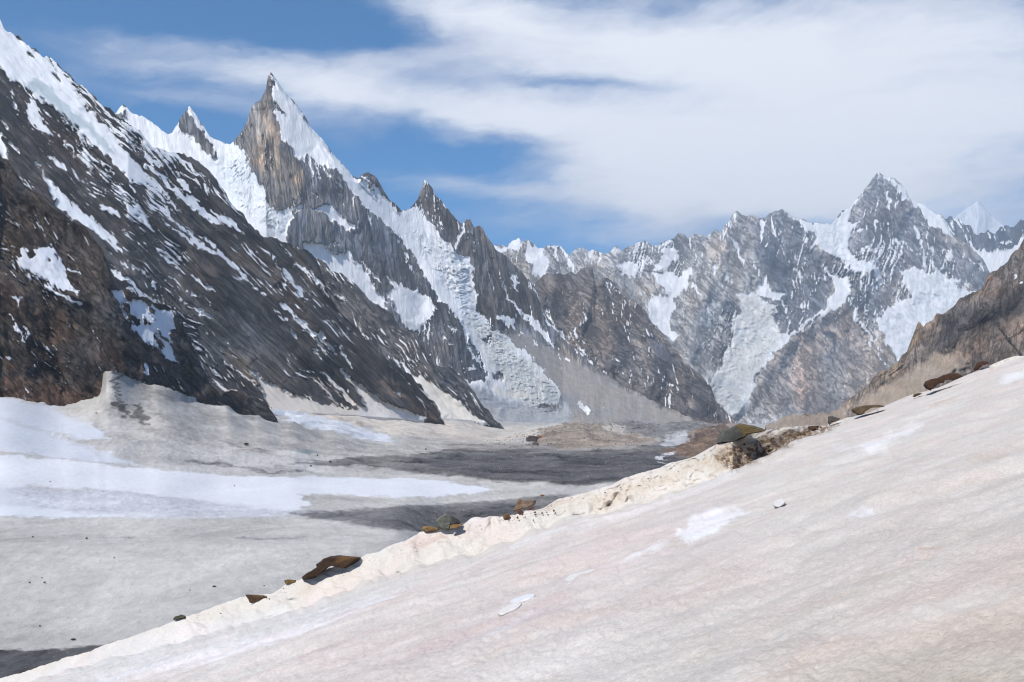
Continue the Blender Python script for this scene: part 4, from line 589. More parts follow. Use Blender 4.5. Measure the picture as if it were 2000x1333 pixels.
fl_p = [((197, 194, 190), [(-400, 1010), (1200, 1010), (1200, 1420), (-400, 1420)], 20, .8), ((184, 180, 176), [(196, 700), (300, 745), (454, 795), (560, 828), (700, 858), (830, 888), (700, 892), (560, 884), (400, 868), (300, 850), (240, 830), (190, 800)], 7, 1),
        ((200, 197, 195), [(150, 870), (400, 860), (640, 895), (720, 905), (600, 930), (400, 925), (250, 905)], 8, .9), ((224, 214, 202), [(540, 780), (640, 795), (760, 815), (880, 822), (1000, 832), (1100, 836), (1000, 864), (900, 862), (760, 850), (640, 826)], 5, 1),
        ((190, 184, 178), [(800, 852), (900, 858), (1000, 866), (900, 884), (780, 884)], 5, .8), ((226, 229, 237), Z('L', [(1330, 80), (1400, 100), (1600, 152), (1800, 205), (2000, 265), (2080, 300), (1960, 302), (1800, 262), (1600, 216), (1490, 192), (1400, 135)]), 2.5, 1),
        ((230, 232, 238), snow_main, 2.2, 1), ((212, 214, 222), [(-60, 948), (200, 958), (400, 978), (560, 998), (700, 1002), (500, 1012), (250, 1010), (-60, 1006)], 6, .9), ((232, 235, 243), [(-60, 985), (60, 990), (240, 1010), (-60, 1009)], 3, .8), ((216, 220, 230), snow_left, 4, .95),
        ((196, 196, 200), [(0, 816, 6), (100, 848, 8), (200, 890, 6)], 3, .6), ((204, 200, 196), [(120, 800, 14), (250, 850, 18), (330, 870, 20)], 6, .7),
        ((116, 113, 111), [(560, 906), (700, 894), (800, 889), (860, 879), (960, 876), (1150, 880), (1330, 868), (1500, 860), (1500, 950), (1200, 941), (1130, 948), (960, 942), (850, 925), (700, 913)], 3.0, .95), ((92, 90, 91), [(800, 898), (900, 886), (1150, 888), (1330, 880), (1330, 940), (1130, 945), (960, 938), (860, 918)], 4, .9),
        ((150, 143, 137), [(850, 866), (1100, 868), (1300, 862), (1290, 876), (900, 879)], 3, .8), ((118, 116, 116), [(560, 1004), (700, 994), (850, 985), (1000, 974), (1100, 968), (1100, 1000), (900, 1042), (740, 1034), (640, 1018)], 3.5, .92), ((100, 99, 100), [(640, 1004), (850, 992), (1000, 980), (1060, 990), (900, 1032), (760, 1026)], 4, .7),
        ((130, 128, 130), [(360, 899, 2), (440, 908, 5), (520, 921, 4), (600, 921, 3)], 2, .9), ((158, 156, 158), [(500, 912, 6), (560, 914, 8)], 2, .6), ((140, 142, 146), [(470, 1050, 3), (540, 1054, 4), (600, 1050, 2)], 2, .6), ((150, 148, 150), [(190, 1050, 2), (265, 1051, 4)], 1.5, .7), ((150, 148, 150), [(270, 1085, 2), (330, 1091, 2)], 1.5, .5),
        ((164, 149, 134), [(1040, 868), (1060, 842), (1100, 824), (1180, 824), (1250, 830), (1235, 850), (1290, 868), (1200, 875), (1100, 878)], 3, .95), ((186, 162, 144), [(1160, 824), (1245, 830), (1200, 842)], 3, .8), ((204, 198, 190), [(1190, 852, 6), (1240, 856, 10), (1290, 866, 6)], 2, .8), ((134, 132, 130), [(1195, 848), (1250, 826), (1320, 832), (1400, 846), (1385, 864), (1300, 868), (1250, 862)], 3, .95),
        ((150, 142, 134), [(1300, 832), (1400, 838), (1420, 850), (1340, 845)], 3, .7), ((124, 102, 84), [(1290, 884), (1345, 868), (1400, 852), (1480, 860), (1480, 900), (1350, 898)], 3, .95), ((204, 204, 206), [(1290, 876, 3), (1320, 869, 10), (1355, 866, 3)], 2, .9), ((160, 128, 108), [(1350, 832), (1440, 830), (1440, 840), (1370, 840)], 2, .8),
        ((222, 216, 206), [(955, 848), (1000, 836), (1100, 830), (1095, 838), (1010, 850)], 2, .9), ((206, 204, 202), [(1080, 956, 2), (1150, 955, 4), (1200, 958, 2)], 1.5, .8), ((222, 222, 224), [(1290, 888, 4), (1310, 889, 4)], 1, .9), ((222, 222, 224), [(1290, 902, 4), (1308, 904, 4)], 1, .9), ((222, 222, 224), [(1288, 893, 2), (1305, 895, 3)], 1, .9),
        ((92, 91, 92), [(-400, 1262), (-60, 1268), (60, 1271), (180, 1263), (260, 1262), (260, 1420), (-400, 1420)], 2.5, 1), ((96, 92, 88), Z('L', [(585, 95), (635, 90), (665, 150), (700, 190), (655, 170), (605, 130)]), 2, .95), ((106, 102, 98), Z('L', [(668, 112), (700, 105), (745, 150), (778, 215), (740, 210), (690, 150)]), 2, .95),
        ((148, 140, 132), Z('L', [(700, 180, 8), (800, 250, 8), (960, 300, 6), (1200, 340, 10), (1400, 355, 5)]), 3, .7), ((146, 138, 130), Z('L', [(1130, 290, 4), (1240, 320, 12), (1430, 350, 4)]), 2, .7), ((150, 140, 132), Z('L', [(760, 70, 14), (800, 160, 12), (920, 220, 4)]), 4, .5), ((110, 106, 102), Z('L', [(586, -90, 14), (606, -20, 26), (604, 60, 22), (630, 120, 16)]), 3, .95), ((152, 146, 140), Z('L', [(640, -60, 8), (780, 20, 12), (960, 120, 10), (1150, 190, 6)]), 5, .6), ((150, 144, 138), Z('L', [(700, 20, 10), (830, 150, 14), (1000, 260, 10)]), 5, .6), ((152, 136, 118), Z('L', [(1700, 160, 6), (1900, 215, 10), (1980, 235, 4)]), 2, .7), ((160, 148, 136), Z('D', [(1250, 990, 20), (1500, 1020, 20), (1800, 960, 8)]), 5, .4), ((140, 164, 168), [(575, 884, 3), (605, 885, 3)], 1.5, .7)]
col = paint((196, 193, 189), fl_p, wx, wy)
whit = np.maximum(sm(-3, 5, sd_poly(wx, wy, snow_main)), sm(-3, 6, sd_poly(wx, wy, snow_left)))
dark = 1 - np.clip((col[..., 1] - .1) / .3, 0, 1)
X, Y = V[..., 0], V[..., 1]
hz = .30 * fbm(X / 4.5 + Y / 30, Y / 9, 3, 3, .6) + .9 * fbm(X / 30, Y / 55, 4, 3) * np.clip(Y / 600, .3, 2)
hz = hz * .6 * (1 - .88 * whit) * np.clip(Y / 350, .5, 2.2)
mor = sm(-10, 10, sd_poly(PX, PY, [(1030, 872), (1050, 838), (1100, 822), (1430, 824), (1500, 850), (1400, 880), (1200, 872)], 40))
hz = hz + mor * (9 * np.abs(fbm(X / 210 + 3.1, Y / 330, 8, 3)) + 2.5 * fbm(X / 30, Y / 60, 9, 4)) * (Y < 4600)
hz = hz + 6 * sm(-10, 14, sd_poly(PX, PY, [(1300, 885), (1345, 868), (1420, 850), (1500, 860), (1480, 900)], 40)) * (.6 + .6 * fbm(X / 14, Y / 30, 12, 4))
for mx, my, rx_, ry_, hh in [(1130, 851, 70, 13, 20), (1290, 852, 90, 13, 20), (1400, 858, 60, 12, 16), (1215, 846, 40, 8, 10), (1350, 842, 50, 6, 16), (1060, 858, 30, 8, 6)]:
    hz = hz + hh * np.exp(-((PX - mx) / rx_) ** 2 - ((PY - my) / ry_) ** 2) * (1 + .35 * fbm(PX / 26, PY / 5, 44, 4))
apr = sm(0, 60, sd_poly(PX, PY, [(196, 690), (454, 790), (700, 850), (560, 870), (400, 870), (230, 840)], 80))
hz = hz * (1 - .6 * apr) + apr * (.5 * fbm(X / 16 + Y / 40, Y / 160, 14, 3))
V[..., 2] += hz
floor = make_mesh('glacier', V, nr, len(px), ground_mat('dirty_glacier_ice', .3, .8, 1.2, .09, 1.7, (.8, .5, 1)), dict(rock=col, rough=.62 - .45 * whit + 1.5 * dark), label='flat dirty glacier with white snow band and dark debris ribbons filling the valley')

# base sheet under everything out to the horizon
gx = np.array([-60000., -20000., 0., 20000., 60000.]); gy = np.array([60000., 20000., 0., -20000., -40000.])
GX, GY = np.meshgrid(gx, gy)
make_mesh('ground', np.stack([GX, GY, GX * 0 - 112.0], -1), 5, 5, ground_mat('valley_gravel', .05, .5), dict(rock=np.tile(alb((140, 134, 128)), (5, 5, 1)), rough=np.ones((5, 5))))

# ---- near snow slope with its melting crest
edge = [(-300, 1400), (0, 1326), (60, 1309), (120, 1288), (180, 1270), (260, 1243), (340, 1214), (400, 1192), (440, 1178), (480, 1166), (530, 1160), (560, 1140), (600, 1128), (640, 1112), (690, 1096), (712, 1084), (740, 1078), (760, 1066), (800, 1052), (820, 1040), (860, 1038), (905, 1027), (920, 1014), (950, 1012), (990, 1008), (1020, 1000), (1060, 994), (1090, 975), (1130, 966), (1160, 958), (1200, 946),
        (1230, 930), (1280, 916), (1310, 904), (1340, 899), (1370, 888), (1400, 868), (1440, 862), (1460, 846), (1500, 840), (1540, 836), (1580, 830), (1610, 832), (1650, 818), (1690, 808), (1740, 788), (1780, 772), (1830, 758), (1880, 738), (1920, 720), (1960, 702), (1985, 695), (2010, 694), (2100, 690), (2300, 680)]
lip = [(-300, 1420), (0, 1352), (340, 1264), (560, 1205), (700, 1152), (830, 1112), (950, 1082), (1030, 1050), (1100, 1022), (1200, 1004), (1300, 975), (1430, 924), (1500, 893), (1560, 860), (1640, 832), (1700, 806), (2300, 600)]
CAMH = 1.7
LH = lambda x: 1325 - .315 * x - 108
plane0 = lambda x, y: CAMH * F / np.maximum(y - LH(x), 60)
DLK = [(q, float(plane0(q, ip(lip, q))) * 1.02) for q in (-300, 0, 340, 700, 1100, 1430, 1600, 1900, 2300)]
def planeD(x, y):
    # smooth slope in front, then a steeper crumbling bank standing behind the lip
    x = np.asarray(x, float); y = np.asarray(y, float); l = ip(lip, x); Dl = ip(DLK, x); up = np.maximum(l - y, 0)
    bk = Dl * (1 + .07 * sm(0, 9, up)) + up * Dl / F * 1.25
    return np.where(up > 0, bk, plane0(x, y))
px = np.arange(-200, 2202, 2.0); nc = len(px); nr = 330
ey = ip(edge, px) + 1.5 * fbm(px / 17, px * 0, 91, 4, .6) * np.where(px < 1560, 1, .4)
bot = np.maximum(1420, ey + 120)
t = np.linspace(0, 1, nr)[:, None] ** 1.15
PX = np.repeat(px[None], nr, 0); PY = ey[None] + t * (bot - ey)[None]
D = planeD(PX, PY); V = P(PX, PY, D); X, Y = V[..., 0], V[..., 1]
ly = ip(lip, PX)
bank = sm(-6, 10, ly - PY); along = X * .95 + Y * .3; across = Y * .95 - X * .3
rb = sm(1180, 1420, PX) * .5 + .7
bil = np.abs(pn(X / .8, Y / 1.1, 21)) * .20 + np.abs(pn(X / .36 + 3, Y / .5, 22)) * .11 + np.abs(pn(X / .17, Y / .24, 23)) * .06 + .22 * fbm(X / 2.2, Y / 2.5, 24, 3)
mp = D / F
q1 = PX + 8 * fbm(PX / 30, PY / 30, 33, 3); q2 = PY + 6 * fbm(PX / 25, PY / 25, 34, 3)
pil = np.abs(pn(q1 / 34, q2 / 26, 21)) * 1.0 + np.abs(pn(q1 / 17, q2 / 14, 22)) * .62 + np.abs(pn(q1 / 9, q2 / 7.5, 23)) * .42 + .12 * fbm(PX / 4, PY / 4, 28, 2)
Vd = bank * (pil - .45) * (2.5 + 8.5 * sm(700, 1450, PX) - 3 * sm(1400, 1460, PX)) * mp + bank * mp * 2.2 * sm(1350, 1420, PX) * np.abs(pn(PX / 5, PY / 4.5, 96))
V = P(PX, PY, D - Vd)
hz = bank * .10 * fbm(PX / 60, PY / 40, 24, 3)
hz += (1 - bank) * (.03 * fbm(along / 1.4, across / .8, 25, 4, .5) + .016 * fbm(X / .3, Y / .5, 29, 3, .6) + .008 * fbm(X / .1, Y / .16, 26, 3, .6) + .10 * fbm(along / 5, across / 2.2, 27, 2))

# melt hollows and holes
for hx, hy, rx, ry, dp in [(1192, 984, 8, 6, .25), (1206, 973, 6, 8, .2), (778, 1128, 4, 10, .22), (1132, 1016, 14, 10, .25), (720, 1144, 10, 6, .12), (568, 1178, 14, 8, .12), (530, 1212, 16, 8, .1), (960, 1024, 5, 12, .15), (950, 1080, 10, 5, .12), (1090, 1030, 12, 5, .14), (1230, 976, 6, 12, .2)]:
    V[..., 1] += 1.3 * dp * np.exp(-(((PX - hx) / rx) ** 2 + ((PY - hy) / ry) ** 2)) * (1 + 0 * hz)
hz *= np.clip((PY - ey[None]) / 8, .25, 1)
V[..., 2] += hz
wx = PX + 14 * fbm(PX / 50, PY / 20, 31, 4, .6); wy = PY + 5 * fbm(PX / 40, PY / 14, 32, 4, .6)
cream = (211, 206, 198)
fg = [((208, 202, 195), [(1300, 900), (2300, 600), (2300, 1420), (1200, 1420)], 120, .7), ((211, 202, 197), [(500, 1250), (1000, 1080), (1400, 940), (1500, 1100), (1100, 1250), (700, 1400)], 60, .7),
      (cream, [(-300, 1400)] + [(x, y - 60) for x, y in lip if x > -300 and x < 1600] + [(x, y) for x, y in lip[::-1] if x < 1600], 7, 1), ((212, 211, 210), [(0, 1330), (340, 1225), (700, 1160), (800, 1150), (500, 1260), (200, 1345)], 16, .7),
      ((232, 232, 234), [(200, 1333, 18), (500, 1260, 22), (640, 1215, 18), (760, 1165, 10)], 10, .7), ((232, 231, 230), [(1000, 1066, 8), (1250, 995, 12), (1430, 925, 10)], 7, .5),
      ((168, 148, 128), [(1395, 880), (1440, 872), (1540, 848), (1600, 842), (1560, 862), (1480, 900), (1430, 915), (1400, 900)], 10, .7),  ((108, 84, 64), [(1490, 868, 6), (1540, 852, 10), (1590, 842, 6)], 4, .6), ((190, 172, 150), [(1400, 862), (1600, 835), (1640, 826), (1560, 858), (1400, 900)], 10, .5),
      ((200, 186, 166), [(1080, 1000), (1200, 960), (1400, 890), (1410, 900), (1200, 985)], 10, .5), ((188, 168, 154), [(1000, 1000, 8), (1080, 988, 8), (1150, 968, 6)], 6, .6), ((186, 160, 148), [(800, 1062, 6), (860, 1048, 6)], 5, .5), ((150, 118, 88), [(1000, 996, 5), (1050, 990, 5)], 4, .6),
      ((236, 237, 240), [(1325, 1040), (1345, 1015), (1390, 994), (1440, 990), (1455, 1000), (1420, 1020), (1385, 1045), (1345, 1062)], 7, .85), ((226, 224, 223), [(1455, 1000, 4), (1490, 990, 3)], 4, .6), ((232, 232, 234), [(1220, 1100, 10), (1260, 1078, 16), (1305, 1060, 8)], 7, .7), ((232, 232, 234), [(1690, 878, 12), (1760, 845, 22), (1800, 826, 14)], 8, .8), ((230, 230, 232), [(1960, 745, 10), (2000, 735, 16)], 7, .7),
      ((232, 232, 233), [(1640, 875, 10), (1730, 880, 14)], 8, .5), ((230, 230, 232), [(940, 1245, 8), (1000, 1225, 14), (1030, 1190, 10)], 8, .6), ((230, 231, 234), [(1665, 1015, 12), (1700, 1005, 14)], 7, .7), ((206, 172, 150), [(1790, 1087, 4), (1830, 1080, 4)], 3, .8), ((186, 160, 142), [(1810, 1085, 2), (1835, 1079, 2)], 2, .6), ((208, 186, 172), [(1810, 795, 4), (1860, 780, 5)], 4, .7),
      ((176, 160, 152), [(1560, 825, 2), (1700, 806, 3)], 3, .3), ((184, 160, 150), [(1160, 1116, 3), (1120, 1140, 3)], 3, .4), ((180, 176, 178), [(1540, 1050, 2), (1570, 1044, 3)], 3, .7), ((186, 170, 150), [(1900, 910, 8), (1960, 900, 10)], 12, .3), ((194, 182, 166), [(1500, 1333), (2000, 1100), (2200, 1100), (2200, 1420), (1500, 1420)], 90, .55), ((196, 172, 172), [(640, 1210, 3), (700, 1190, 4)], 4, .5), ((202, 180, 180), [(680, 1330, 20), (900, 1240, 30), (1100, 1180, 20)], 30, .4)]
col = paint((213, 208, 203), fg, wx, wy, .83)
dm = sm(-8, 10, sd_poly(wx, wy, [(1390, 890), (1440, 868), (1600, 832), (1645, 826), (1560, 864), (1480, 905), (1425, 922)])) * np.clip(.42 + 1.5 * fbm(PX / 9, PY / 7, 95, 4, .7) + .35 * sm(30, 0, ly - PY), 0, .92)
col += (alb((104, 82, 62)) * .8 - col) * dm[..., None]
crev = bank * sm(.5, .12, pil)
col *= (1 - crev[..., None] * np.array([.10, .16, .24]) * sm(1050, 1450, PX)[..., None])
rough = np.ones(PX.shape) * .62 - bank * .15
rough += 1.6 * sm(-10, 10, sd_poly(wx, wy, [(1395, 885), (1440, 866), (1600, 830), (1640, 828), (1560, 862), (1480, 902), (1425, 918)]))
# far side of the crest, rolling down to the glacier
ext = []; e0 = V[0].copy()
for j, s in enumerate([90, 60, 42, 28, 18, 11, 6, 3, 1.2, .4]):
    e = e0.copy(); e[:, 1] += s; e[:, 0] -= s * .25; e[:, 2] -= np.minimum(.25 * s + .018 * s * s, 200); e[:, 2] = np.maximum(e[:, 2], -60); ext.append(e)
ns = len(ext)
V = np.concatenate([np.stack(ext), V], 0); pad = lambda A: np.concatenate([np.repeat(A[:1], ns, 0), A], 0)
make_mesh('snow', V, V.shape[0], nc, ground_mat('old_pink_snow', 38.0, .014, 1.9, .035, .5, (.75, 1.1, 1), R(-16), pink=True), dict(rock=pad(col), rough=pad(rough)), label='near tilted bank of old pinkish snow with a crumbling cream coloured crest')

# ================================================================== ROCKS AND SNOW LUMPS
def stone_mat(name, snow=False, px_m=.02):
    m = bpy.data.materials.new(name); m.use_nodes = True; n = NT(m.node_tree); m.node_tree.nodes.clear()
    oc = n.new('ShaderNodeTexCoord').outputs['Object']
    oc = n.mapping(oc, (1 / px_m,) * 3)
    base = n.new('ShaderNodeAttribute', attribute_name='rock').outputs['Vector']
    c1 = n.noise(oc, .12, 7, .7, .6); c2 = n.noise(n.mapping(oc, (1, 1, 3)), .05, 4, .6)
    v = n.math('ADD', n.math('MULTIPLY', c1, .5 if snow else 1.5), n.math('MULTIPLY', c2, .2 if snow else 1.0))
    v = n.math('ADD', v, .65 if snow else -.2)
    col = n.mix(1.0, base, n.new('ShaderNodeCombineXYZ', ins={0: v, 1: v, 2: v}).outputs[0], 'MULTIPLY')
    bp = n.new('ShaderNodeBump', ins={'Height': c1, 'Distance': (1.5 if snow else 5) * px_m, 'Strength': .8})
    bs = n.new('ShaderNodeBsdfPrincipled', ins={'Base Color': col, 'Roughness': .8, 'Normal': bp.outputs[0]})
    bs.inputs['Specular IOR Level'].default_value = .25
    n.l.new(bs.outputs[0], n.new('ShaderNodeOutputMaterial').inputs[0]); return m
STM = {}
def stone(name, label, cat, out, D, col, paints=(), thick=1.0, group=None, snow=False, seed=0, rough=.06, sub=2, smooth=False):
    """closed irregular solid: widest section follows the outline, bulging to the front and tapering behind"""
    import bmesh
    o = np.array(out, float)
    ar = sum(o[i, 0] * o[(i + 1) % len(o), 1] - o[(i + 1) % len(o), 0] * o[i, 1] for i in range(len(o)))
    if ar > 0: o = o[::-1]
    c = o.mean(0); w = np.ptp(o[:, 0]); h = np.ptp(o[:, 1]); mpp = D / F; T = (w * h) ** .5 * mpp * thick
    rng = random.Random(seed)
    rings = [(.80, -.34), (1.0, -.02), (.93, .4), (.6, .7)] if not smooth else [(.45, -.42), (.82, -.28), (1.0, 0), (.97, .35), (.7, .7)]
    bm = bmesh.new(); RV = []
    for s, d in rings:
        q = c + (o - c) * s
        if s < .8: q = q + np.array([rng.uniform(-.05, .05) * w, -abs(s - 1) * .12 * h])
        pts = P(q[:, 0], q[:, 1], D + d * T * (1 + rng.uniform(-.15, .15)))
        RV.append([bm.verts.new(p) for p in pts])
    n = len(o)
    for a, b in zip(RV[:-1], RV[1:]):
        for i in range(n): bm.faces.new((a[i], a[(i + 1) % n], b[(i + 1) % n], b[i]))
    f0 = bm.faces.new(RV[0][::-1]); f1 = bm.faces.new(RV[-1])
    bmesh.ops.poke(bm, faces=[f0, f1])
    bmesh.ops.triangulate(bm, faces=bm.faces[:])
    bmesh.ops.subdivide_edges(bm, edges=bm.edges[:], cuts=sub, use_grid_fill=True)
    if smooth: bmesh.ops.smooth_vert(bm, verts=bm.verts[:], factor=.5, use_axis_x=True, use_axis_y=True, use_axis_z=True)
    bmesh.ops.recalc_face_normals(bm, faces=bm.faces[:])
    me = bpy.data.meshes.new(name); bm.to_mesh(me); bm.free()
    N = len(me.vertices); co = np.zeros(N * 3, np.float32); me.vertices.foreach_get('co', co); co = co.reshape(N, 3).astype(float)
    L = (w * h) ** .5 * mpp
    co += L * rough * .7 * np.stack([fbm(co[:, 2] / L * 3 + i * 7.7, co[:, 1] / L * 3 + co[:, 0] / L * 2, seed + i, 3) for i in range(3)], 1)
    org = P(c[0], o[:, 1].max(), D); 
    # colours
    k = co @ np.array([0, CT, ST]); pxv = 1000 + F * co[:, 0] / k; pyv = 666.5 - F * (co @ np.array([0, -ST, CT])) / k
    rk = np.tile(alb(col), (N, 1))
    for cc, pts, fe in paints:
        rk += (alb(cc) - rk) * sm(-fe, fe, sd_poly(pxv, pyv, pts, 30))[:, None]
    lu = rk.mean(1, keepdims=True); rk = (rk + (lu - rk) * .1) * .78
    co -= org; me.vertices.foreach_set('co', co.astype(np.float32).ravel())
    at = me.attributes.new('rock', 'FLOAT_VECTOR', 'POINT'); at.data.foreach_set('vector', rk.astype(np.float32).ravel())
    me.polygons.foreach_set('use_smooth', np.full(len(me.polygons), smooth)); me.update()
    key = (snow, round(math.log2(mpp)))
    if key not in STM: STM[key] = stone_mat('snow_lump' if snow else 'weathered_stone', snow, mpp)
    me.materials.append(STM[key])
    ob = bpy.data.objects.new(name, me); COL.objects.link(ob); ob.location = org.tolist()
    ob['label'] = label; ob['category'] = cat
    if group: ob['group'] = group
    return ob
def q_(z, *p): return Z(z, list(p))
OFF['M'] = (450, 1000, 3.077); OFF['N'] = (1380, 680, 3.226); OFF['T'] = (750, 950, 3.077); OFF['U'] = (750, 750, 2.667)
G1 = 'stones melting out along the crest of the snow bank'
def on(x, y, back=.0): return float(planeD(x, y)) * (1 + back)
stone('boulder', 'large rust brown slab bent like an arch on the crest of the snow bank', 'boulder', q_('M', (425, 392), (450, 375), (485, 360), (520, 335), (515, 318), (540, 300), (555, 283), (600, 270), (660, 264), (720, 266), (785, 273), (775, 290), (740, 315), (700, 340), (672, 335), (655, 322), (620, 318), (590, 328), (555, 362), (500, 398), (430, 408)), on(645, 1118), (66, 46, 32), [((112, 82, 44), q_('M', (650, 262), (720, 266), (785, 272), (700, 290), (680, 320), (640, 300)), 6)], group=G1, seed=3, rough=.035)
stone('stone', 'small flat mustard coloured slab just below the large arched slab', 'stone', q_('M', (322, 412), (345, 406), (395, 410), (398, 422), (350, 434), (330, 432)), on(566, 1139), (126, 100, 56), group=G1, seed=4)
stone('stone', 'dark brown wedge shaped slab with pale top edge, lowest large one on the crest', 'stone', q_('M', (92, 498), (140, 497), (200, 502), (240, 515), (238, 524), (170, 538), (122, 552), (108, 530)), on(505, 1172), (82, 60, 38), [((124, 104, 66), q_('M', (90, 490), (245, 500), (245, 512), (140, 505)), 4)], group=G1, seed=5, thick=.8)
stone('stone', 'small greenish grey stone lowest on the snow crest', 'stone', Z('L', [(902, 1225), (910, 1212), (930, 1208), (945, 1203), (965, 1208), (968, 1217), (940, 1224), (905, 1232)]), on(350, 1212), (84, 80, 62), group=G1, seed=6)
stone('stone', 'long ochre stone lying left of the grey pyramid stone', 'stone', q_('T', (228, 258), (232, 243), (270, 240), (320, 250), (338, 262), (300, 272), (245, 282)), on(842, 1038), (138, 108, 66), group=G1, seed=7, smooth=True)
stone('boulder', 'grey green pyramid shaped stone with a dark right face', 'boulder', q_('T', (308, 212), (330, 185), (372, 162), (400, 176), (440, 195), (470, 220), (440, 232), (400, 232), (390, 262), (345, 264), (318, 245)), on(877, 1037), (104, 106, 96), [((62, 64, 62), q_('T', (402, 172), (480, 220), (440, 240), (400, 236)), 3)], group=G1, seed=8, rough=.03)  # darker patch paints shade on the right facet
stone('stone', 'bright ochre stone tucked under the right side of the grey pyramid stone', 'stone', q_('T', (396, 238), (415, 228), (450, 230), (470, 226), (465, 238), (430, 250), (398, 258)), on(890, 1036, -.01), (160, 120, 66), group=G1, seed=9)
stone('stone', 'round orange brown stone alone on the crest right of the grey pyramid stone', 'stone', q_('T', (716, 178), (730, 165), (752, 170), (762, 186), (745, 200), (718, 200)), on(990, 1014), (130, 92, 54), group=G1, seed=10, smooth=True)
stone('stone', 'small dark red stone right of the round orange one', 'stone', q_('T', (800, 152), (820, 142), (838, 152), (830, 164), (808, 166)), on(1018, 1004), (116, 66, 44), group=G1, seed=11)
stone('stone', 'flat red brown stone uppermost of the small cluster beside the brown shard', 'stone', q_('T', (870, 134), (888, 125), (908, 130), (890, 140), (874, 142)), on(1038, 995), (110, 62, 46), group=G1, seed=12)
stone('rock_shard', 'upright pale brown shard leaning out of muddy ice behind the crest', 'rock', q_('T', (770, 150), (795, 118), (806, 78), (818, 72), (824, 92), (870, 82), (915, 84), (905, 110), (870, 130), (820, 142)), on(1020, 1003, .04), (146, 124, 104), [((128, 98, 64), q_('T', (770, 150), (800, 70), (826, 80), (815, 120)), 3)], group=G1, seed=13)
stone('stone', 'tiny orange stone perched on the skyline of the snow bank', 'stone', q_('T', (938, 58), (942, 50), (962, 52), (964, 60), (945, 63)), on(1058, 974, .3), (140, 92, 54), group=G1, seed=14)
stone('boulder', 'big angular boulder with dark grey face and golden brown top on the crest', 'boulder', q_('N', (62, 604), (78, 560), (98, 522), (140, 512), (188, 482), (212, 476), (240, 480), (300, 490), (345, 505), (372, 522), (330, 532), (262, 545), (240, 568), (200, 580), (160, 606)), on(1445, 868), (88, 88, 82), [((112, 94, 56), q_('N', (186, 480), (212, 470), (380, 520), (330, 540), (262, 548), (235, 575), (225, 540), (205, 515)), 4), ((70, 70, 66), q_('N', (150, 560), (225, 540), (240, 570), (160, 610)), 6)], group=G1, seed=15, rough=.025, thick=.9)  # lit golden top and shaded face are painted into the stone colour
stone('stone', 'thin dark brown flat stone lying in dirty snow right of the big angular boulder', 'stone', q_('N', (620, 510), (640, 496), (680, 490), (712, 490), (700, 502), (670, 518), (635, 522)), on(1587, 842), (96, 70, 50), group=G1, seed=16)
stone('stone', 'dark grey tilted slab with sharp edges on the crest', 'stone', q_('N', (765, 432), (790, 428), (842, 446), (830, 456), (790, 470), (775, 488), (765, 470)), on(1625, 831), (92, 86, 80), group=G1, seed=17)
stone('boulder', 'long olive brown slab with a flat tapering top on the upper crest', 'boulder', q_('N', (910, 390), (945, 372), (1000, 362), (1080, 358), (1125, 364), (1110, 372), (1040, 374), (1005, 395), (985, 418), (955, 426), (925, 410)), on(1692, 812), (104, 86, 62), group=G1, seed=18, rough=.035)
stone('stone', 'small dark stone between the long slab and the humped brown boulder', 'stone', q_('N', (1298, 306), (1310, 292), (1335, 284), (1360, 286), (1345, 296), (1310, 310)), on(1788, 776), (90, 66, 52), group=G1, seed=19)
stone('boulder', 'dark brown humped boulder with a snow bite in its underside near the top', 'boulder', q_('N', (1366, 235), (1375, 212), (1410, 198), (1450, 190), (1490, 172), (1540, 155), (1580, 158), (1622, 176), (1600, 186), (1550, 202), (1540, 188), (1510, 192), (1495, 218), (1450, 228), (1430, 245), (1408, 268), (1380, 256)), on(1843, 760), (78, 54, 38), group=G1, seed=20, rough=.03)
stone('stone', 'dark brown lumpy stone highest on the snow bank', 'stone', q_('N', (1680, 140), (1690, 118), (1705, 92), (1740, 82), (1775, 86), (1778, 98), (1740, 108), (1715, 128), (1695, 142)), on(1915, 722), (80, 52, 38), group=G1, seed=21)
stone('stone', 'orange brown stone half buried in the dirty melt patch', 'stone', q_('N', (500, 608), (520, 592), (550, 594), (548, 606), (510, 616)), on(1543, 868, -.01), (124, 92, 54), group=G1, seed=22)
stone('stone', 'olive curled stone at the lower edge of the dirty melt patch', 'stone', q_('N', (380, 650), (395, 638), (425, 632), (420, 644), (390, 660)), on(1504, 882, -.01), (122, 100, 60), group=G1, seed=23)

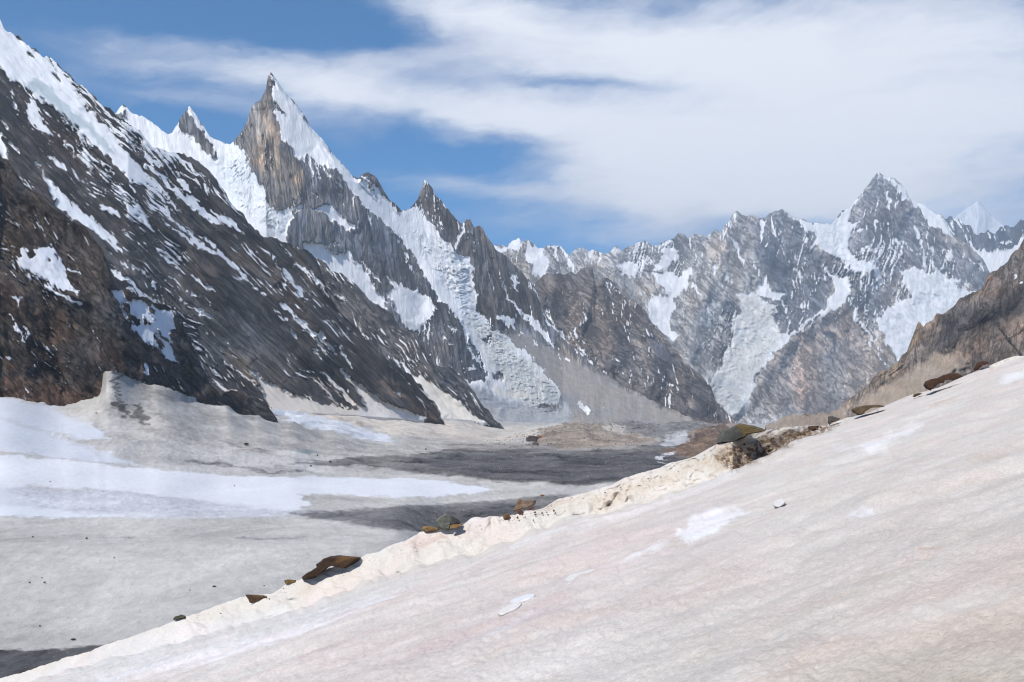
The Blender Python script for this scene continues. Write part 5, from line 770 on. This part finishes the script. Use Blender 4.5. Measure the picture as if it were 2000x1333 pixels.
G2 = 'white snow lumps on the pink slope'
def lump(label, pts, seed, c=(219, 215, 211), th=.8):
    """low drift-like lump: footprint lies on the slope, top swells above it"""
    o = np.array(pts, float); o = np.concatenate([[o[i] * (1 - t) + o[(i + 1) % len(o)] * t for t in (0, .33, .67)] for i in range(len(o))]); o = (o + np.roll(o, 1, 0) + np.roll(o, -1, 0)) / 3
    c0 = o.mean(0); n = len(o); h = np.ptp(o[:, 1]); mpp = float(planeD(c0[0], c0[1])) / F; H = .06 * h * mpp * th
    V = []; rr = [1.0, .97, .9, .78, .62, .42, .2]
    for k, r in enumerate(rr):
        q = c0 + (o - c0) * r; q[:, 1] += (1 - r) * h * .10
        p = P(q[:, 0], q[:, 1], planeD(q[:, 0], q[:, 1])); z = H * (1 - r ** 2.0)
        p[:, 2] += z * (1 + .35 * pn(q[:, 0] / 9, q[:, 1] / 7, seed)) - (.02 if k == 0 else 0)
        V.append(p)
    V = np.array(V); top = V[-1].mean(0) + [0, 0, H * .03]; bot = V[0].mean(0) - [0, 0, .04]; org = V[0].mean(0)
    vs = np.concatenate([V.reshape(-1, 3), [top, bot]]) - org; f = []
    for k in range(len(rr) - 1):
        for i in range(n): f.append((k * n + i, (k + 1) * n + i, (k + 1) * n + (i + 1) % n, k * n + (i + 1) % n))
    for i in range(n): f.append(((len(rr) - 1) * n + i, len(vs) - 2, (len(rr) - 1) * n + (i + 1) % n)); f.append((i, (i + 1) % n, len(vs) - 1))
    me = bpy.data.meshes.new('snow_lump'); me.from_pydata(vs.tolist(), [], f)
    import bmesh
    bm = bmesh.new(); bm.from_mesh(me); bmesh.ops.recalc_face_normals(bm, faces=bm.faces[:]); bm.to_mesh(me); bm.free()
    me.polygons.foreach_set('use_smooth', np.full(len(me.polygons), True))
    at = me.attributes.new('rock', 'FLOAT_VECTOR', 'POINT'); at.data.foreach_set('vector', np.tile(alb(c) * .84, (len(vs), 1)).astype(np.float32).ravel())
    if 'lump' not in STM: STM['lump'] = stone_mat('snow_lump', True, .008)
    me.materials.append(STM['lump']); ob = bpy.data.objects.new('snow_lump', me); COL.objects.link(ob); ob.location = org.tolist()
    ob['label'] = label; ob['category'] = 'snow lump'; ob['group'] = G2
lump('long tapered white snow lump, biggest on the pink slope', q_('U', (932, 1045), (945, 1010), (985, 985), (1040, 978), (1090, 960), (1130, 962), (1110, 990), (1070, 1015), (1030, 1032), (1010, 1022), (975, 1032), (950, 1055)), 41)
lump('narrow slanted snow lump, lowest of the lumps on the pink slope', q_('U', (592, 1195), (610, 1175), (650, 1150), (700, 1130), (722, 1140), (700, 1165), (650, 1185), (610, 1202)), 42)
lump('low drifted snow lump touching the narrow slanted one from above', q_('U', (640, 1140), (680, 1115), (740, 1095), (785, 1090), (790, 1105), (740, 1125), (690, 1135)), 45, (218, 218, 222))
lump('small blunt snow lump beneath the dirty melt patch', Z('S', [(1509, 986), (1513, 978), (1524, 973), (1535, 976), (1531, 984), (1518, 989)]), 46)
lump('oval snow lump far out on the right of the slope', Z('S', [(1768, 1044), (1770, 1036), (1784, 1031), (1800, 1028), (1802, 1038), (1790, 1042), (1776, 1047)]), 47)
def gravel():
    rng = np.random.default_rng(8); vs = []; fs = []; cs = []; k = 0
    tri = [(0, 1, 4), (1, 2, 4), (2, 3, 4), (3, 0, 4), (1, 0, 5), (2, 1, 5), (3, 2, 5), (0, 3, 5)]
    base = np.array([[1, 0, -.2], [0, 1, -.3], [-1, 0, -.2], [0, -1, -.3], [.2, .1, .7], [0, 0, -.9]])
    for pts, n, a_, b_ in [([(1400, 880), (1600, 832), (1640, 828), (1560, 862), (1480, 902), (1430, 918)], 150, .8, 3.6), ([(960, 1010), (1080, 985), (1090, 996), (980, 1024)], 50, .8, 3.0), ([(340, 1218), (900, 1034), (1200, 955), (1390, 886), (1390, 900), (1100, 1000), (700, 1110), (400, 1220)], 90, .7, 2.6)]:
        p = np.array(pts); x = rng.uniform(p[:, 0].min(), p[:, 0].max(), n * 8); y = rng.uniform(p[:, 1].min(), p[:, 1].max(), n * 8); ok = sd_poly(x, y, pts) > 0
        for xx, yy in list(zip(x[ok], y[ok]))[:n]:
            D = float(planeD(xx, yy)) * .994; r = (a_ + (b_ - a_) * rng.random() ** 3) * D / F; th = rng.uniform(0, 6.28)
            m = np.array([[math.cos(th), -math.sin(th), 0], [math.sin(th), math.cos(th), 0], [0, 0, 1]])
            vs.append((base * (r * rng.uniform(.6, 1.3, (6, 3)))) @ m + P(xx, yy, D)); fs += [[q + k for q in t] for t in tri]; k += 6
            cs.append(np.tile(alb(((104, 84, 62), (92, 88, 82), (128, 104, 72))[rng.integers(0, 3)]) * rng.uniform(.35, .8), (6, 1)))
    me = bpy.data.meshes.new('gravel'); me.from_pydata(np.concatenate(vs).tolist(), [], fs)
    at = me.attributes.new('rock', 'FLOAT_VECTOR', 'POINT'); at.data.foreach_set('vector', np.concatenate(cs).astype(np.float32).ravel())
    me.materials.append(stone_mat('gravel_stone', False, .01)); o = bpy.data.objects.new('gravel', me); COL.objects.link(o)
    o['kind'] = 'stuff'; o['label'] = 'brown grit and pebbles melted out along the crumbling snow crest'; o['category'] = 'gravel'
gravel()
# ---- stones on the glacier
def gstone(x, y, w, h, label, col, seed, group, name='stone', thick=1.0, D=None):
    if D is None: D = float(floorD(np.array([x * 1.0]), np.array([y * 1.0]))[0])
    rng = random.Random(seed); n = 9
    pts = [(x + w / 2 * math.cos(a) * rng.uniform(.8, 1.1), y - h * .5 - h * .55 * math.sin(a) * rng.uniform(.8, 1.1)) for a in np.linspace(0, 2 * math.pi, n, endpoint=False)]
    return stone(name, label, 'boulder' if name == 'boulder' else 'stone', pts, D, col, group=group, seed=seed, sub=1, thick=thick, rough=.09)
gs = [(1040, 866, 24, 15, 'dark pointed boulder left of the orange one on the moraine', (92, 78, 72)), (1055, 864, 22, 14, 'orange topped boulder in the cluster on the moraine', (168, 122, 82)), (1068, 864, 12, 9, 'small pale boulder right of the orange one on the moraine', (138, 128, 120)), (1046, 871, 14, 8, 'grey boulder in front of the moraine cluster', (120, 112, 108))]
for i, (x, y, w_, h_, l, c) in enumerate(gs): gstone(x, y, w_, h_, l, c, 80 + i, 'boulders clustered on the brown moraine', 'boulder')
G3 = 'dark stones scattered on the glacier ice'
tiny = [(64, 1050, 4, 2.5, 'tiny dark stone farthest left on the middle ice'), (169, 1053, 6, 3, 'dark stone on the middle ice left of a thin grey streak'), (58, 1139, 5, 2.5, 'left one of two dark stones side by side on the near ice'), (87, 1139, 6, 3, 'right one of two dark stones side by side on the near ice'), (82, 1130, 3, 2, 'very small stone just above the side by side pair'),
        (418, 1147, 8, 3, 'dark flat stone midway across the near ice'), (516, 1146, 3.5, 3, 'small black stone on the ice left of the mustard slab'), (371, 1154, 4, 2, 'tiny stone left of the dark flat one on the near ice'), (143, 1251, 12, 4, 'long flat stone near the dark debris corner at lower left'), (78, 1224, 4, 2.5, 'tiny stone above the dark debris corner at lower left'),
        (481, 870, 10, 5, 'dark boulder alone on the grey snow apron'), (645, 904, 5, 4, 'black stone at the left tip of the dark debris ribbon'), (607, 912, 5, 3, 'dark stone on pale ice left of the debris ribbon'), (620, 891, 4, 3, 'dark stone on the grey apron above the debris ribbon'), (458, 950, 2.5, 2, 'tiny speck of stone on the white snow band'), (98, 942, 2.5, 2, 'tiny speck of stone at the left of the white snow band'),
        (223, 1090, 3, 2, 'tiny stone below the thin grey streak on the ice'), (188, 809, 5, 3, 'small stone at the foot of the rusty crag'), (832, 879, 4, 3, 'small dark stone above the debris ribbon'), (868, 889, 4, 3, 'small dark stone on the upper rim of the debris ribbon')]
for i, (x, y, w_, h_, l) in enumerate(tiny): gstone(x, y, w_, h_, l, (72, 68, 66), 100 + i, G3)

# ---- rubble strewn over moraine and debris: one mass nobody could count
def rubble():
    rng = np.random.default_rng(3); vs = []; fs = []; cs = []
    regs = [([(930, 866), (1040, 842), (1100, 828), (1240, 834), (1300, 868), (1180, 878), (1000, 876)], 1900, 1.0, 3.4), ([(1230, 834), (1400, 836), (1400, 868), (1260, 866)], 500, 1, 2.6), ([(700, 892), (900, 880), (1330, 876), (1330, 940), (960, 942), (800, 912)], 2400, .8, 2.2), ([(700, 1000), (1000, 980), (900, 1038), (720, 1030)], 600, .8, 2.0),
            ([(1290, 890), (1345, 868), (1420, 850), (1470, 860), (1400, 900)], 250, 1, 3), ([(-40, 1268), (180, 1264), (60, 1330), (-40, 1340)], 200, 1, 3.2), ([(200, 860), (700, 880), (700, 905), (300, 900)], 60, .8, 1.8), ([(0, 1020), (800, 1040), (600, 1120), (0, 1250)], 130, .6, 1.6)]
    base = np.array([[1, 0, -.3], [0, 1, -.3], [-1, 0, -.3], [0, -1, -.3], [.2, .1, .8], [0, 0, -.9]]); tri = [(0, 1, 4), (1, 2, 4), (2, 3, 4), (3, 0, 4), (1, 0, 5), (2, 1, 5), (3, 2, 5), (0, 3, 5)]
    dgf = None
    for pts, n, a, b in regs:
        p = np.array(pts); x = rng.uniform(p[:, 0].min(), p[:, 0].max(), n * 2); y = rng.uniform(p[:, 1].min(), p[:, 1].max(), n * 2)
        ok = sd_poly(x, y, pts) > 0; x = x[ok][:n]; y = y[ok][:n]; D = floorD(x, y); c = P(x, y, D)
        for i in range(len(x)):
            r = (a + (b - a) * rng.random() ** 3) * D[i] / F * .8
            v = base * (r * rng.uniform(.6, 1.3, (6, 3))) ; th = rng.uniform(0, 6.28); m = np.array([[math.cos(th), -math.sin(th), 0], [math.sin(th), math.cos(th), 0], [0, 0, 1]])
            # settle on the real floor height
            k0 = len(vs) * 6; vs.append(v @ m + c[i] + np.array([0, 0, FH(x[i], y[i])])); fs.extend([[q + k0 for q in t] for t in tri])
            g = rng.uniform(.45, 1.6); cs.append(np.tile(alb(((118, 106, 96), (96, 94, 94), (150, 140, 130))[rng.integers(0, 3)]) * g, (6, 1)))
    me = bpy.data.meshes.new('rubble'); me.from_pydata(np.concatenate(vs).tolist(), [], fs)
    at = me.attributes.new('rock', 'FLOAT_VECTOR', 'POINT'); at.data.foreach_set('vector', np.concatenate(cs).astype(np.float32).ravel())
    me.materials.append(stone_mat('rubble_stone', False, .6)); o = bpy.data.objects.new('rubble', me); COL.objects.link(o)
    o['kind'] = 'stuff'; o['label'] = 'loose rubble strewn over the brown moraine and dark debris ribbons'; o['category'] = 'rubble'
# height offset lookup of the floor mesh
_co = np.zeros(len(floor.data.vertices) * 3, np.float32); floor.data.vertices.foreach_get('co', _co); _co = _co.reshape(420, -1, 3)
_px = np.concatenate([np.arange(-400, -20, 10), np.arange(-20, 1500, 2.0), np.arange(1500, 2300, 20)]); _top = _tops
def FH(x, y):
    j = int(np.clip(np.searchsorted(_px, x), 0, len(_px) - 1)); t = max(0.0, (y - _top[j]) / (1418 - _top[j])) ** (1 / 1.25)
    i = int(np.clip(round(t * 419), 0, 419)); v = _co[i, j]; yy = _top[j] + (i / 419) ** 1.25 * (1418 - _top[j])
    return float(v[2] - P(_px[j], yy, floorD(np.array([_px[j]]), np.array([yy])))[0][2])
rubble()

# ================================================================== HAZE
def haze():
    x0, x1, y0, y1, z0, z1 = -9000, 9500, -300, 19500, -113.0, 3300
    v = [(x, y, z) for x in (x0, x1) for y in (y0, y1) for z in (z0, z1)]
    f = [(0, 1, 3, 2), (4, 6, 7, 5), (0, 4, 5, 1), (2, 3, 7, 6), (0, 2, 6, 4), (1, 5, 7, 3)]
    me = bpy.data.meshes.new('haze'); me.from_pydata(v, [], f)
    m = bpy.data.materials.new('thin_air'); m.use_nodes = True; m.node_tree.nodes.clear(); n = NT(m.node_tree)
    vo = n.new('ShaderNodeVolumePrincipled'); vo.inputs['Color'].default_value = (.74, .86, 1.0, 1); vo.inputs['Density'].default_value = HAZE; vo.inputs['Anisotropy'].default_value = .1
    n.l.new(vo.outputs[0], n.new('ShaderNodeOutputMaterial').inputs['Volume'])
    me.materials.append(m); o = bpy.data.objects.new('haze', me); COL.objects.link(o); o['kind'] = 'stuff'; o['label'] = 'thin bluish haze between the camera and the far mountains'; o['category'] = 'haze'
HAZE = 4.5e-5
if HAZE > 0: haze()
